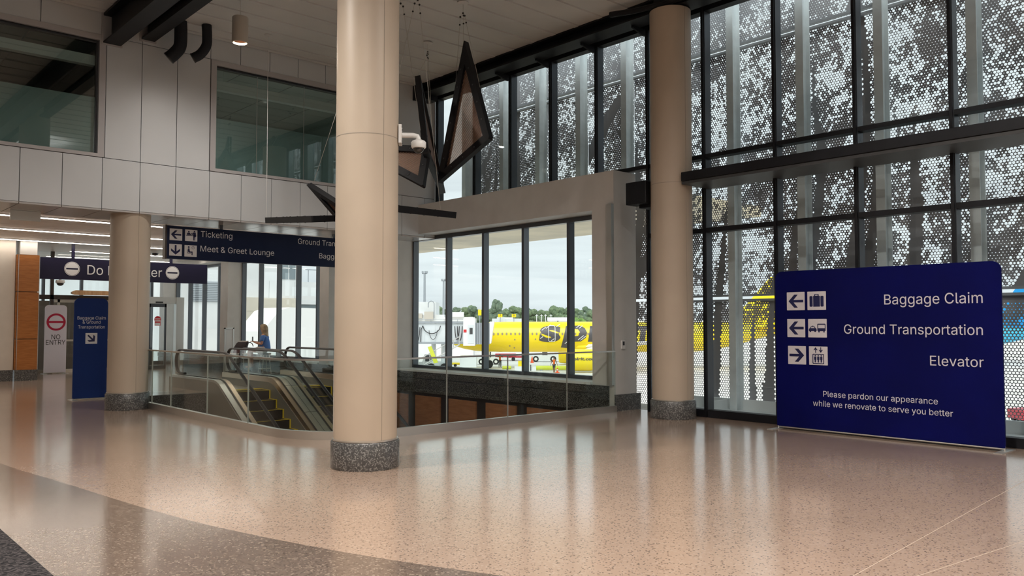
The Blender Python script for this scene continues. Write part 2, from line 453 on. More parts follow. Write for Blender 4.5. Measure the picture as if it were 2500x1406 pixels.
# ------------------------------------------------------------------ mesh helpers
class MB:
    def __init__(s):
        s.v = []; s.f = []; s.mi = []; s.cur = 0; s.uv = None
    def add(s, vs, fs):
        b = len(s.v)
        s.v += [tuple(map(float, p)) for p in vs]
        for f in fs:
            s.f.append([b + i for i in f]); s.mi.append(s.cur)
        return s
    def box(s, x0, x1, y0, y1, z0, z1):
        vs = [(x0, y0, z0), (x1, y0, z0), (x1, y1, z0), (x0, y1, z0), (x0, y0, z1), (x1, y0, z1), (x1, y1, z1), (x0, y1, z1)]
        return s.add(vs, [(0, 3, 2, 1), (4, 5, 6, 7), (0, 1, 5, 4), (1, 2, 6, 5), (2, 3, 7, 6), (3, 0, 4, 7)])
    def bbox(s, x0, x1, y0, y1, z0, z1, c=0.01):
        """box with its four vertical edges and rims chamfered"""
        P = [(x0 + c, y0), (x1 - c, y0), (x1, y0 + c), (x1, y1 - c), (x1 - c, y1), (x0 + c, y1), (x0, y1 - c), (x0, y0 + c)]
        cx, cy_ = (x0 + x1) / 2, (y0 + y1) / 2
        sx = (x1 - x0 - 2 * c) / (x1 - x0); sy = (y1 - y0 - 2 * c) / (y1 - y0)
        I = [(cx + (a - cx) * sx, cy_ + (b - cy_) * sy) for a, b in P]
        rings = [[(a, b, z0) for a, b in I], [(a, b, z0 + c) for a, b in P], [(a, b, z1 - c) for a, b in P], [(a, b, z1) for a, b in I]]
        return s.loft(rings, True)
    def loft(s, rings, caps=True, closed=True):
        n = len(rings[0]); b = len(s.v)
        vs = [p for r in rings for p in r]; fs = []
        for k in range(len(rings) - 1):
            for i in range(n if closed else n - 1):
                j = (i + 1) % n
                fs.append((k * n + i, k * n + j, (k + 1) * n + j, (k + 1) * n + i))
        if caps and closed:
            fs.append(tuple(range(n - 1, -1, -1)))
            m = (len(rings) - 1) * n
            fs.append(tuple(m + i for i in range(n)))
        return s.add(vs, fs)
    def cyl(s, p0, p1, r0, r1=None, n=20, caps=True):
        if r1 is None: r1 = r0
        p0 = Vector(p0); p1 = Vector(p1)
        d = (p1 - p0).normalized()
        a = d.orthogonal().normalized(); c = d.cross(a)
        rings = []
        for p, r in ((p0, r0), (p1, r1)):
            rings.append([p + (a * math.cos(2 * PI * i / n) + c * math.sin(2 * PI * i / n)) * r for i in range(n)])
        return s.loft(rings, caps)
    def lathe(s, prof, o=(0, 0, 0), n=32, axis='z', caps=True):
        rings = []
        for r, h in prof:
            ring = []
            for i in range(n):
                t = 2 * PI * i / n
                if axis == 'z': q = (o[0] + r * math.cos(t), o[1] + r * math.sin(t), o[2] + h)
                elif axis == 'x': q = (o[0] + h, o[1] + r * math.cos(t), o[2] + r * math.sin(t))
                else: q = (o[0] + r * math.sin(t), o[1] + h, o[2] + r * math.cos(t))
                ring.append(q)
            rings.append(ring)
        return s.loft(rings, caps)
    def tube(s, pts, r, n=8, caps=True, radii=None):
        pts = [Vector(p) for p in pts]
        rings = []; prev = None
        for i, p in enumerate(pts):
            if i == 0: d = pts[1] - p
            elif i == len(pts) - 1: d = p - pts[i - 1]
            else: d = (pts[i + 1] - p).normalized() + (p - pts[i - 1]).normalized()
            d.normalize()
            if prev is None: a = d.orthogonal().normalized()
            else:
                a = prev - d * prev.dot(d)
                if a.length < 1e-5: a = d.orthogonal()
                a.normalize()
            prev = a; c = d.cross(a)
            rr = radii[i] if radii else r
            rings.append([p + (a * math.cos(2 * PI * k / n) + c * math.sin(2 * PI * k / n)) * rr for k in range(n)])
        return s.loft(rings, caps)
    def sweep(s, pts, prof, side, caps=True):
        """sweep a 2D profile (side, up) along pts; side vector constant"""
        pts = [Vector(p) for p in pts]; side = Vector(side)
        rings = []
        for i, p in enumerate(pts):
            d = (pts[min(i + 1, len(pts) - 1)] - pts[max(i - 1, 0)]).normalized()
            up = side.cross(d).normalized()
            rings.append([p + side * a + up * b for a, b in prof])
        return s.loft(rings, caps)
    def prism(s, poly, o, u, v, d, holes=()):
        """extrude a 2D polygon lying in plane (o,u,v) along vector d"""
        o, u, v, d = Vector(o), Vector(u), Vector(v), Vector(d)
        loops = [list(poly)] + [list(h) for h in holes]
        flat = [p for l in loops for p in l]
        P0 = [o + u * a + v * b for a, b in flat]
        n = len(flat)
        tris = tessellate_polygon([[Vector((a, b, 0)) for a, b in l] for l in loops]) if (holes or len(poly) > 4) else None
        vs = P0 + [p + d for p in P0]; fs = []
        if tris is None:
            fs.append(tuple(range(n))[::-1]); fs.append(tuple(n + i for i in range(n)))
        else:
            for t in tris:
                fs.append((t[0], t[1], t[2])); fs.append((n + t[2], n + t[1], n + t[0]))
        b = 0
        for l in loops:
            k = len(l)
            for i in range(k):
                j = (i + 1) % k
                fs.append((b + i, b + j, n + b + j, n + b + i))
            b += k
        return s.add(vs, fs)
    def ball(s, c, r, n=16, m=10, sq=(1, 1, 1), t0=0.0, t1=PI):
        rings = []
        for k in range(m + 1):
            t = t0 + (t1 - t0) * k / m
            rr = max(1e-4, math.sin(t)); z = math.cos(t)
            rings.append([(c[0] + r * sq[0] * rr * math.cos(2 * PI * i / n), c[1] + r * sq[1] * rr * math.sin(2 * PI * i / n), c[2] + r * sq[2] * z) for i in range(n)])
        return s.loft(rings, True)
    def text(s, body, o, u, v, capz, width=None, align='L', d=0.003):
        """flat printed lettering in plane (o,u,v), baseline at o, capital height capz"""
        vs, fs, x0, x1 = text_mesh(body)
        k = capz / 700.0
        kx = width / (x1 - x0) if width else k
        off = {'L': x0, 'C': (x0 + x1) / 2, 'R': x1}[align]
        o, u, v = Vector(o), Vector(u), Vector(v)
        nrm = u.cross(v) * d
        return s.add([o + u * ((p[0] - off) * kx) + v * (p[1] * k) + nrm for p in vs], fs)
    def build(s, name, mats, parent=None, smooth=None, loc=None):
        me = bpy.data.meshes.new(name)
        sh = Vector(loc) if loc is not None else (world_off(parent) if parent else Vector((0, 0, 0)))
        me.from_pydata([Vector(p) - sh for p in s.v], [], s.f)
        if not isinstance(mats, (list, tuple)): mats = [mats]
        for m in mats: me.materials.append(m)
        if len(mats) > 1: me.polygons.foreach_set('material_index', s.mi)
        me.validate(clean_customdata=False)
        import bmesh
        bm = bmesh.new(); bm.from_mesh(me)
        bmesh.ops.recalc_face_normals(bm, faces=bm.faces)
        bm.to_mesh(me); bm.free()
        if smooth:
            me.polygons.foreach_set('use_smooth', [True] * len(me.polygons))
            me.set_sharp_from_angle(angle=R(smooth))
        o = bpy.data.objects.new(name, me)
        COL.objects.link(o)
        if parent: o.parent = parent
        if loc is not None and not parent: o.location = loc
        return o

def world_off(o):
    v = Vector((0, 0, 0))
    while o is not None:
        v += o.location
        o = o.parent
    return v

_gcache = {}
def glyph_mesh(ch):
    """triangles of one letter: constrained triangulation, kept where the contours wind round"""
    if ch in _gcache: return _gcache[ch]
    adv, raw = GLYPH[ch]
    loops = [[tuple(map(float, p.split(','))) for p in c.split()] for c in raw.split('|')]
    vs, es = [], []
    for L in loops:
        b = len(vs)
        vs += [Vector(p) for p in L]
        es += [(b + i, b + (i + 1) % len(L)) for i in range(len(L))]
    r = delaunay_2d_cdt(vs, es, [], 0, 0.01)
    pv, pf = r[0], r[2]
    def winding(x, y):
        w = 0
        for L in loops:
            for i in range(len(L)):
                (x0, y0), (x1, y1) = L[i], L[(i + 1) % len(L)]
                if (y0 <= y) != (y1 <= y):
                    if x0 + (y - y0) / (y1 - y0) * (x1 - x0) > x: w += 1 if y1 > y0 else -1
        return w
    fs = []
    for f in pf:
        c = sum((pv[i] for i in f), Vector((0, 0))) / len(f)
        if winding(c.x, c.y): fs.append(tuple(f))
    _gcache[ch] = (adv, [tuple(p) for p in pv], fs)
    return _gcache[ch]
def text_mesh(body):
    vs, fs, x = [], [], 0
    for ch in body:
        if ch == ' ':
            x += SPACE_ADV
            continue
        adv, pts, tri = glyph_mesh(ch)
        b = len(vs)
        vs += [(x + p, q) for p, q in pts]
        fs += [tuple(b + i for i in t) for t in tri]
        x += adv
    xs = [p[0] for p in vs]
    return vs, fs, min(xs), max(xs)

def tag(o, label, cat, group=None, kind=None):
    if label: o['label'] = label
    if cat: o['category'] = cat
    if group: o['group'] = group
    if kind: o['kind'] = kind
    return o

def thing(name, label, cat, loc=(0, 0, 0), group=None):
    o = bpy.data.objects.new(name, None)
    COL.objects.link(o)
    o.location = loc
    o.empty_display_size = 0.1
    return tag(o, label, cat, group)

def struct(o):
    o['kind'] = 'structure'
    return o

def struct_root(name, loc=(0, 0, 0)):
    o = bpy.data.objects.new(name, None)
    COL.objects.link(o); o.location = loc
    return struct(o)

def dup(root, loc, rz=None, label=None, group=None, scale=None):
    """copy a thing with its parts and sub-parts"""
    def cp(o, par):
        c = o.copy()
        COL.objects.link(c)
        if par is not None: c.parent = par
        for ch in list(o.children): cp(ch, c)
        return c
    r = cp(root, None)
    r.location = loc
    if rz is not None: r.rotation_euler = (0, 0, rz)
    if scale is not None: r.scale = scale
    if label: r['label'] = label
    if group: r['group'] = group
    return r

def rrect(w, h, r, n=6, corners=(1, 1, 1, 1)):
    """rounded rectangle from (0,0) to (w,h); corners: bl, br, tr, tl"""
    P = []
    cs = [(r, r, PI, corners[0]), (w - r, r, 1.5 * PI, corners[1]), (w - r, h - r, 0, corners[2]), (r, h - r, 0.5 * PI, corners[3])]
    sq = [(0, 0), (w, 0), (w, h), (0, h)]
    for (cx, cy_, a, on), q in zip(cs, sq):
        if on:
            for i in range(n + 1):
                t = a + 0.5 * PI * i / n
                P.append((cx + r * math.cos(t), cy_ + r * math.sin(t)))
        else: P.append(q)
    return P

def circ(cx, cy_, r, n=32, a0=0.0, a1=2 * PI, end=False):
    k = n + 1 if end else n
    return [(cx + r * math.cos(a0 + (a1 - a0) * i / n), cy_ + r * math.sin(a0 + (a1 - a0) * i / n)) for i in range(k)]
X, Y, Z = Vector((1, 0, 0)), Vector((0, 1, 0)), Vector((0, 0, 1))
# letter outlines used on the signs: advance, closed contours (capital height 700)
GLYPH = {
 '&': (616, '271,-9 207,-3 152,16 107,46 74,85 54,131 47,183 52,225 65,261 87,293 117,323 152,353 193,384 297,461 311,472 326,485 339,499 350,516 358,535 360,557 355,588 338,612 311,629 277,634 253,632 231,623 213,611 200,593 191,573 188,549 191,524 200,500 214,476 232,450 255,422 280,391 602,0 501,0 236,319 167,403 140,438 120,473 108,509 104,548 109,592 125,630 151,662 185,686 227,702 275,707 324,702 366,686 399,663 424,632 440,596 445,556 442,526 434,498 420,471 401,447 378,424 352,403 212,299 175,268 151,240 138,212 133,180 138,148 150,120 170,97 197,79 229,68 265,64 306,68 346,82 382,103 414,131 442,167 463,208 476,256 480,309 561,309 557,248 546,198 529,158 510,127 491,103 475,86 458,64 420,32 373,9 322,-5'),
 '.': (258, '131,-6 107,-2 87,12 73,32 68,56 73,81 87,101 107,115 131,119 155,115 176,101 189,81 194,56 189,32 176,12 155,-2'),
 '7': (623, '133,0 445,617 445,622 86,622 86,700 537,700 537,617 227,0'),
 '9': (623, '311,709 373,702 427,680 472,644 506,598 528,541 535,477 530,426 513,371 482,308 434,232 276,0 179,0 415,341 423,341 411,322 396,304 376,289 353,278 328,270 300,268 240,274 189,295 146,327 114,370 94,423 87,484 95,546 117,600 151,646 196,680 250,702|311,633 273,628 240,614 212,591 190,560 177,524 172,484 177,443 190,407 212,377 240,354 273,340 311,335 350,340 383,354 411,376 433,406 446,442 451,482 446,524 433,560 411,591 384,614 350,628'),
 'B': (628, '83,0 83,700 332,700 398,694 452,675 494,646 524,608 542,564 548,514 544,474 532,440 514,414 490,393 463,378 433,367 433,361 467,354 500,338 529,313 554,280 570,238 575,187 569,137 551,92 519,54 474,25 414,6 339,0|171,78 337,78 407,86 454,110 480,145 489,188 485,222 471,253 450,279 420,300 384,313 342,318 171,318|171,393 327,393 364,396 397,408 424,425 445,449 458,478 462,512 454,555 430,590 389,614 330,622 171,622'),
 'C': (702, '368,-9 324,-7 282,2 243,15 207,34 173,58 144,87 118,121 96,159 78,201 66,247 58,296 55,350 58,403 66,453 78,499 96,541 118,579 144,612 173,641 207,665 243,685 282,698 324,707 368,709 419,706 468,694 513,675 553,648 588,615 616,576 637,530 651,479 562,479 551,513 536,543 516,568 492,589 464,606 434,618 402,625 368,627 307,619 253,595 207,555 172,501 150,432 142,350 150,267 172,199 207,145 253,105 307,81 368,73 402,75 434,82 464,94 492,111 516,132 536,157 551,187 562,221 651,221 638,170 617,125 588,85 554,52 513,26 469,6 420,-5'),
 'D': (691, '301,0 132,0 132,78 296,78 374,87 437,111 487,151 521,205 542,272 549,351 542,430 522,496 487,550 440,589 379,613 304,622 128,622 128,700 310,700 359,697 405,690 447,676 485,658 549,607 596,538 613,497 625,452 633,404 635,351 633,299 625,250 613,205 596,163 574,126 548,94 518,66 482,42 443,24 400,11 352,3|171,700 171,0 83,0 83,700'),
 'E': (576, '83,0 83,700 513,700 513,622 171,622 171,393 489,393 489,315 171,315 171,78 516,78 516,0'),
 'G': (716, '370,-9 324,-7 282,2 242,15 206,35 172,59 143,88 117,121 95,159 78,201 65,247 58,296 55,350 58,403 65,453 78,499 95,541 117,579 142,612 172,641 205,665 241,685 280,698 321,707 365,709 418,705 468,693 514,673 555,646 590,612 618,573 639,529 653,480 561,480 549,512 533,541 513,566 490,587 464,605 434,617 401,625 365,627 306,619 252,595 207,555 172,501 150,432 142,350 150,268 172,199 207,145 253,105 308,81 370,73 425,79 474,98 515,128 545,170 564,220 571,279 598,274 389,274 389,352 658,352 658,275 648,194 620,125 576,68 518,26 449,-1'),
 'L': (541, '83,0 83,700 171,700 171,78 497,78 497,0'),
 'M': (864, '83,0 83,700 209,700 381,257 395,219 412,169 428,115 443,67 423,67 437,114 454,167 471,218 485,257 655,700 781,700 781,0 694,0 694,400 694,450 695,507 696,568 698,629 706,629 695,596 685,563 663,499 643,443 627,400 470,0 394,0 234,400 219,442 199,497 178,561 154,629 163,629 165,572 166,511 167,452 168,400 168,0'),
 'N': (720, '83,0 83,700 187,700 472,251 485,232 499,207 516,179 533,147 551,112 569,76 557,74 554,112 551,149 550,184 549,216 549,268 549,700 638,700 638,0 532,0 278,399 244,455 225,487 204,524 148,622 164,624 168,528 171,451 172,400 172,0'),
 'O': (734, '367,-9 324,-7 282,2 243,15 207,34 174,58 144,87 118,121 96,159 78,201 66,247 58,296 55,350 58,403 66,453 78,499 96,541 118,579 144,612 174,641 207,665 243,685 282,698 324,707 367,709 411,707 453,698 491,685 528,665 561,641 591,612 616,579 638,541 656,499 668,453 676,403 678,350 676,296 668,247 656,201 638,159 616,121 591,87 561,58 528,34 491,15 453,2 411,-7|367,73 427,81 481,105 527,144 562,198 584,267 592,350 584,433 562,502 527,556 481,595 427,619 367,627 307,619 253,595 208,556 172,501 150,432 142,350 150,267 172,198 208,144 253,105 307,81'),
 'P': (612, '83,0 83,700 324,700 398,693 457,671 504,636 536,591 556,538 562,478 556,419 536,365 504,320 457,285 398,263 324,256 150,256 150,334 320,334 370,338 409,352 438,375 458,404 470,439 474,478 470,518 458,552 438,581 408,603 369,617 319,622 171,622 171,0'),
 'R': (618, '83,0 83,700 325,700 398,693 458,672 504,639 537,596 557,544 563,484 557,425 537,373 504,331 458,299 398,279 325,272 132,272 132,351 321,351 371,355 410,367 439,387 459,413 471,446 475,484 471,523 459,557 439,584 409,605 370,618 320,622 171,622 171,0|486,0 317,315 417,315 589,0'),
 'T': (617, '44,622 44,700 574,700 574,622 353,622 353,0 265,0 265,622'),
 'Y': (649, '280,0 280,287 23,700 125,700 264,474 286,437 306,402 324,363 343,317 308,317 327,364 346,403 365,438 386,474 524,700 626,700 369,287 369,0'),
 'a': (536, '220,-12 173,-7 130,7 93,30 66,61 48,101 42,148 46,189 59,222 80,247 107,266 138,280 172,290 209,297 245,303 322,312 347,316 365,323 376,334 379,350 379,353 376,383 367,408 352,428 330,443 302,452 269,455 235,452 205,443 181,430 162,414 147,396 138,377 56,401 78,443 108,476 143,500 183,517 225,526 267,529 296,527 329,522 362,512 393,496 421,473 443,441 458,399 463,346 463,0 381,0 381,71 375,71 363,53 347,34 324,16 296,1 262,-8|234,62 278,67 314,81 342,102 362,128 375,158 379,190 379,261 371,255 357,250 339,246 318,242 276,236 241,231 212,226 185,218 161,207 142,192 130,171 126,144 130,120 140,99 157,83 179,72 205,65'),
 'b': (584, '316,-11 272,-7 237,5 210,23 190,43 174,63 163,81 154,81 154,0 72,0 72,700 156,700 156,439 163,439 174,456 189,476 209,495 236,513 271,525 315,529 377,521 431,496 475,456 509,403 530,337 537,260 530,183 509,116 476,62 431,22 377,-3|303,64 348,71 385,90 414,121 435,160 447,208 451,261 447,313 435,359 414,399 385,428 348,447 303,454 259,448 222,429 193,400 172,362 159,315 155,261 159,206 172,158 193,119 222,89 259,71'),
 'c': (544, '285,-11 219,-3 161,23 113,63 77,117 54,183 47,258 54,334 77,401 113,455 161,495 219,521 285,529 323,526 358,519 390,507 420,490 446,469 468,443 485,414 498,381 417,360 410,380 400,398 387,414 371,428 353,439 333,447 310,452 285,454 238,447 200,427 170,395 149,355 137,309 132,258 137,208 149,162 170,122 200,91 238,71 285,64 311,66 334,71 354,79 373,91 388,105 401,122 411,141 419,161 499,141 487,107 470,77 448,51 421,29 392,12 359,-1 323,-9'),
 'd': (584, '269,-11 207,-3 153,22 109,62 75,116 54,183 47,260 54,337 75,403 109,456 154,496 208,521 269,529 313,525 348,513 375,495 395,476 410,456 421,439 428,439 428,700 512,700 512,0 430,0 430,81 422,81 410,63 395,43 374,23 347,5 313,-7|281,64 325,71 362,89 391,119 412,158 425,206 429,261 425,315 412,362 391,400 362,429 326,448 281,454 236,447 199,428 170,399 149,359 137,313 132,261 137,208 149,160 170,121 200,90 237,71'),
 'e': (556, '292,-11 221,-3 161,23 112,63 77,117 54,182 47,257 54,333 76,399 111,453 158,494 216,520 282,529 325,525 366,515 404,496 439,469 469,433 491,388 506,333 511,267 511,233 103,233 103,304 465,304 426,278 422,327 410,369 389,405 361,432 326,449 282,454 238,449 201,431 172,405 150,371 136,332 132,290 132,244 137,191 152,146 176,111 208,85 247,69 292,63 322,66 349,73 373,84 393,100 409,121 420,145 502,125 486,87 461,54 428,27 389,6 343,-7'),
 'g': (585, '285,-207 231,-203 184,-192 145,-174 113,-152 88,-125 70,-95 140,-56 152,-73 167,-91 187,-108 212,-121 245,-131 285,-134 342,-126 388,-103 418,-64 428,-8 428,94 421,94 410,77 394,57 374,38 347,22 312,10 268,7 208,14 155,37 110,74 76,124 54,187 47,263 54,339 76,404 110,457 155,496 208,521 270,529 314,525 349,513 376,496 397,476 412,456 423,439 431,439 431,522 513,522 513,-12 505,-74 482,-124 446,-161 400,-187 345,-202|282,81 326,87 363,103 392,130 413,167 426,212 430,265 426,317 413,363 392,401 363,430 326,448 282,454 237,448 200,429 170,399 149,361 137,316 132,265 137,213 150,169 171,132 200,104 237,87'),
 'h': (564, '156,312 156,0 72,0 72,700 156,700 156,396 141,396 170,457 209,498 257,521 313,529 363,524 406,507 442,480 469,441 486,392 491,331 491,0 407,0 407,324 399,378 376,419 338,444 289,453 253,449 221,437 194,417 174,389 161,354'),
 'i': (229, '72,0 72,522 156,522 156,0|115,609 93,613 74,626 61,643 57,665 61,686 74,704 93,717 115,721 138,717 157,704 170,686 174,665 170,643 157,626 138,613'),
 'k': (524, '151,188 151,291 166,291 391,522 496,522 253,274 244,274|72,0 72,700 156,700 156,0|404,0 203,256 263,315 512,0'),
 'l': (260, '192,-3 139,4 102,28 80,65 72,116 72,700 156,700 156,136 159,105 165,86 179,75 201,71 221,72 233,75 249,4 222,-1 207,-3'),
 'm': (839, '72,0 72,522 154,522 155,406 148,406 162,445 182,476 208,500 237,517 268,528 302,531 354,523 395,496 425,456 442,405 430,405 443,441 464,472 491,497 524,516 561,527 601,531 644,526 684,512 718,487 744,452 761,407 766,351 766,0 682,0 682,349 674,398 650,430 616,449 576,455 543,451 515,440 492,422 475,399 465,372 461,340 461,0 377,0 377,358 370,397 348,428 315,448 274,455 245,451 217,440 192,423 173,398 161,366 156,327 156,0'),
 'n': (564, '156,312 156,0 72,0 72,522 154,522 154,396 141,396 170,457 209,498 257,521 313,529 363,524 406,507 442,480 469,441 486,392 491,331 491,0 407,0 407,324 399,378 376,419 338,444 289,453 253,449 221,437 194,417 174,389 161,354'),
 'o': (571, '285,-11 219,-3 161,23 113,63 77,117 54,183 47,258 54,334 77,401 113,455 161,495 219,521 285,529 353,521 411,495 459,455 494,401 517,334 524,258 517,183 494,117 459,63 411,23 353,-3|285,64 333,71 372,91 402,122 423,162 435,208 439,258 435,309 423,355 402,395 372,427 333,447 285,454 238,447 200,427 170,395 149,355 137,309 132,258 137,208 149,162 170,122 200,91 238,71'),
 'p': (584, '72,-196 72,522 154,522 154,439 163,439 174,456 189,476 209,495 236,513 271,525 315,529 377,521 431,496 475,456 509,403 530,337 537,260 530,183 509,116 476,62 431,22 377,-3 316,-11 272,-7 237,5 210,23 190,43 174,63 163,81 156,81 156,-196|303,64 348,71 385,90 414,121 435,160 447,208 451,261 447,313 435,359 414,399 385,428 348,447 303,454 259,448 222,429 193,400 172,362 159,315 155,261 159,206 172,158 193,119 222,89 259,71'),
 'r': (357, '72,0 72,522 154,522 154,442 159,442 179,477 210,505 249,523 293,529 315,529 335,528 335,443 316,446 301,448 285,448 250,444 219,433 193,415 173,390 161,360 156,326 156,0'),
 's': (502, '250,-11 199,-7 154,5 116,25 85,52 62,87 49,130 129,147 145,109 171,83 206,68 249,62 298,68 336,86 361,111 369,141 364,166 350,187 325,202 292,213 205,234 143,256 99,286 73,327 64,377 71,419 89,456 119,487 158,510 205,524 257,529 307,525 349,513 384,493 411,467 432,435 446,399 369,381 355,409 334,434 302,452 258,458 215,452 180,436 157,412 149,381 155,355 171,335 198,319 236,307 316,288 378,266 421,236 447,196 456,147 449,103 430,65 399,33 358,9 307,-6'),
 't': (313, '280,522 280,450 9,450 9,522|89,648 173,648 173,134 177,105 187,84 206,73 234,69 255,70 278,74 293,2 280,-1 264,-4 248,-5 232,-6 172,3 127,29 99,71 89,128'),
 'u': (564, '251,-7 201,-2 158,15 122,42 95,81 78,130 72,191 72,522 156,522 156,198 164,144 188,103 226,78 275,69 311,73 343,85 369,105 390,133 403,168 407,210 407,522 491,522 491,0 410,0 410,126 423,126 393,64 354,23 306,1'),
 'v': (536, '224,0 24,522 116,522 227,213 244,166 257,120 270,73 283,29 253,29 266,73 279,120 292,166 308,213 420,522 511,522 311,0'),
 'w': (780, '189,0 31,522 120,522 184,294 197,244 212,188 226,126 241,57 227,57 241,124 255,185 270,242 284,294 347,522 436,522 498,294 511,243 525,187 539,125 553,57 538,57 553,124 568,186 583,242 597,294 661,522 749,522 591,0 507,0 439,236 419,310 409,347 400,386 381,465 400,465 381,386 361,309 351,272 341,236 273,0'),
 'y': (536, '65,-191 85,-118 98,-120 122,-124 143,-122 162,-115 179,-102 194,-80 207,-49 224,-2 24,522 116,522 227,213 243,166 257,119 270,73 283,29 253,29 266,73 279,120 292,166 308,213 420,522 511,522 281,-80 263,-117 243,-147 219,-170 192,-187 161,-196 126,-200 106,-199 89,-197 75,-194'),
}
SPACE_ADV = 258
# ================================================================== LARGE STRUCTURE
CZ = 7.22          # hall ceiling
BY = 15.8          # face of the clad bulkhead
WX = 11.37         # face of the white window wall
GX = 12.0          # glass line of the window wall
LZ = 3.9           # low ceiling beyond the bulkhead
VX0, VX1, VY0, VY1 = 5.4, 11.37, 9.75, 18.75      # floor opening for the escalators
VR = 1.2

def void_loop():
    P = [(VX1, VY0), (VX1, VY1), (VX0, VY1)]
    cx, cy_ = VX0 + VR, VY0 + VR
    for i in range(13):
        t = PI + 0.5 * PI * i / 12
        P.append((cx + VR * math.cos(t), cy_ + VR * math.sin(t)))
    return P

# ---- floor: tan terrazzo, a curved brown band, the escalator opening
curve = [(9.0, -3.6), (7.6, -1.8), (6.2, -0.2), (5.0, 1.35), (4.15, 2.65), (3.5, 3.92), (3.06, 5.0), (2.71, 6.17), (2.52, 7.1), (2.38, 8.08), (2.24, 9.2), (2.11, 10.1), (2.02, 10.92), (1.9, 12.4), (1.8, 14.2), (1.72, 16.5), (1.66, 20.0), (1.64, 33.0)]
def dense(P, n=6):
    out = []
    for i in range(len(P) - 1):
        p0 = P[max(i - 1, 0)]; p1 = P[i]; p2 = P[i + 1]; p3 = P[min(i + 2, len(P) - 1)]
        for k in range(n):
            t = k / n
            out.append(tuple(0.5 * ((2 * p1[j]) + (-p0[j] + p2[j]) * t + (2 * p0[j] - 5 * p1[j] + 4 * p2[j] - p3[j]) * t * t + (-p0[j] + 3 * p1[j] - 3 * p2[j] + p3[j]) * t ** 3) for j in range(2)))
    out.append(P[-1])
    return out
cv = dense(curve)
fl = MB()
tan_poly = [(12.05, -3.6), (12.05, 33.0)] + cv[::-1]
hole = void_loop()
tr = tessellate_polygon([[Vector((a, b, 0)) for a, b in tan_poly], [Vector((a, b, 0)) for a, b in hole]])
fl.add([(a, b, 0) for a, b in tan_poly + hole], tr)
fl.cur = 1
br_poly = cv + [(-9, 33.0), (-9, -3.6)]
tr = tessellate_polygon([[Vector((a, b, 0)) for a, b in br_poly]])
fl.add([(a, b, 0) for a, b in br_poly], tr)
fl.cur = 1
fl.add([(-9, -8, 0), (12.05, -8, 0), (12.05, -3.6, 0), (-9, -3.6, 0)], [(0, 1, 2, 3)])
floor = struct(fl.build('floor', [M['tan'], M['brown']]))

# granite edge of the slab round the opening
e = MB()
lp = void_loop()
n = len(lp)
for z0, z1 in ((-0.5, -0.012),):
    vs = [(a, b, z0) for a, b in lp] + [(a, b, z1) for a, b in lp]
    e.add(vs, [(i, (i + 1) % n, n + (i + 1) % n, n + i) for i in range(1, n)])
struct(e.build('trim_1', M['granite'], smooth=40))

carpet = MB().bbox(-8.95, 1.385, -7.9, 15.4, 0.001, 0.012, 0.004).build('carpet', M['carpet'])
tag(carpet, 'dark patterned carpet beside the brown terrazzo band', 'carpet')

# thin metal divider strips let into the terrazzo
dv = MB()
for (ax, ay), (bx_, by) in (((10.6, 2.77), (4.4, 2.39)), ((8.2, 1.80), (4.9, 2.23))):
    d = Vector((bx_ - ax, by - ay, 0)).normalized(); s_ = Vector((-d.y, d.x, 0)) * 0.0035
    a = Vector((ax, ay, 0.0006)); b_ = Vector((bx_, by, 0.0006))
    dv.add([a - s_, a + s_, b_ + s_, b_ - s_], [(0, 1, 2, 3)])
struct(dv.build('trim_2', pbr('divider_strip', (0.60, 0.48, 0.38), 0.35)))

# ---- lower level, seen down the opening
lo = MB()
lo.box(0, 11.6, 3.0, 25.0, -4.4, -4.2)
struct(lo.build('floor_lower', M['tan']))
lw = MB()
lw.box(-0.2, 0, 3.0, 25.0, -4.2, -0.5)
lw.box(0, 11.6, 2.8, 3.0, -4.2, -0.5)
lw.box(0, 11.6, 25.0, 25.2, -4.2, -0.5)
struct(lw.build('wall_lower', M['cream_wall']))
# underside of slab, around the opening
sl = MB()
sl.box(-0.2, VX0, 2.8, 25.2, -0.56, -0.5)
sl.box(VX0, 11.6, 2.8, VY0, -0.56, -0.5)
sl.box(VX0, 11.6, 21.5, 25.2, -0.56, -0.5)
struct(sl.build('ceiling_lower', M['white_wall']))
# wood panelled wall under the big window
pw = MB()
pw.box(WX + 0.06, WX + 0.2, 3.0, 25.0, -4.2, -0.02)
pw.cur = 1
y = 9.85
while y < 19.0:
    pw.box(WX + 0.02, WX + 0.075, y, y + 0.95, -1.75, -0.10)
    pw.box(WX + 0.02, WX + 0.075, y, y + 0.95, -4.1, -1.80)
    y += 1.28
struct(pw.build('wall_lower', [M['black'], M['dark_wood']]))

# ---- hall ceiling: metal planks running along the bulkhead
ce = MB()
y = -8.0
k = 0
while y < BY:
    y1 = min(y + 0.60, BY)
    ce.cur = 0
    ce.box(-9, 12.2, y, y1 - 0.16, CZ, CZ + 0.05)
    ce.box(-9, 12.2, y1 - 0.13, y1 - 0.02, CZ - 0.012, CZ + 0.05)
    ce.cur = 1
    ce.box(-9, 12.2, y1 - 0.16, y1 - 0.13, CZ + 0.02, CZ + 0.05)
    ce.box(-9, 12.2, y1 - 0.02, y1, CZ + 0.015, CZ + 0.05)
    y = y1
    k += 1
ce.cur = 0
ce.box(-9, 12.2, -8, BY + 0.4, CZ + 0.05, CZ + 0.25)
struct(ce.build('ceiling', [M['ceiling'], M['ceiling']]))

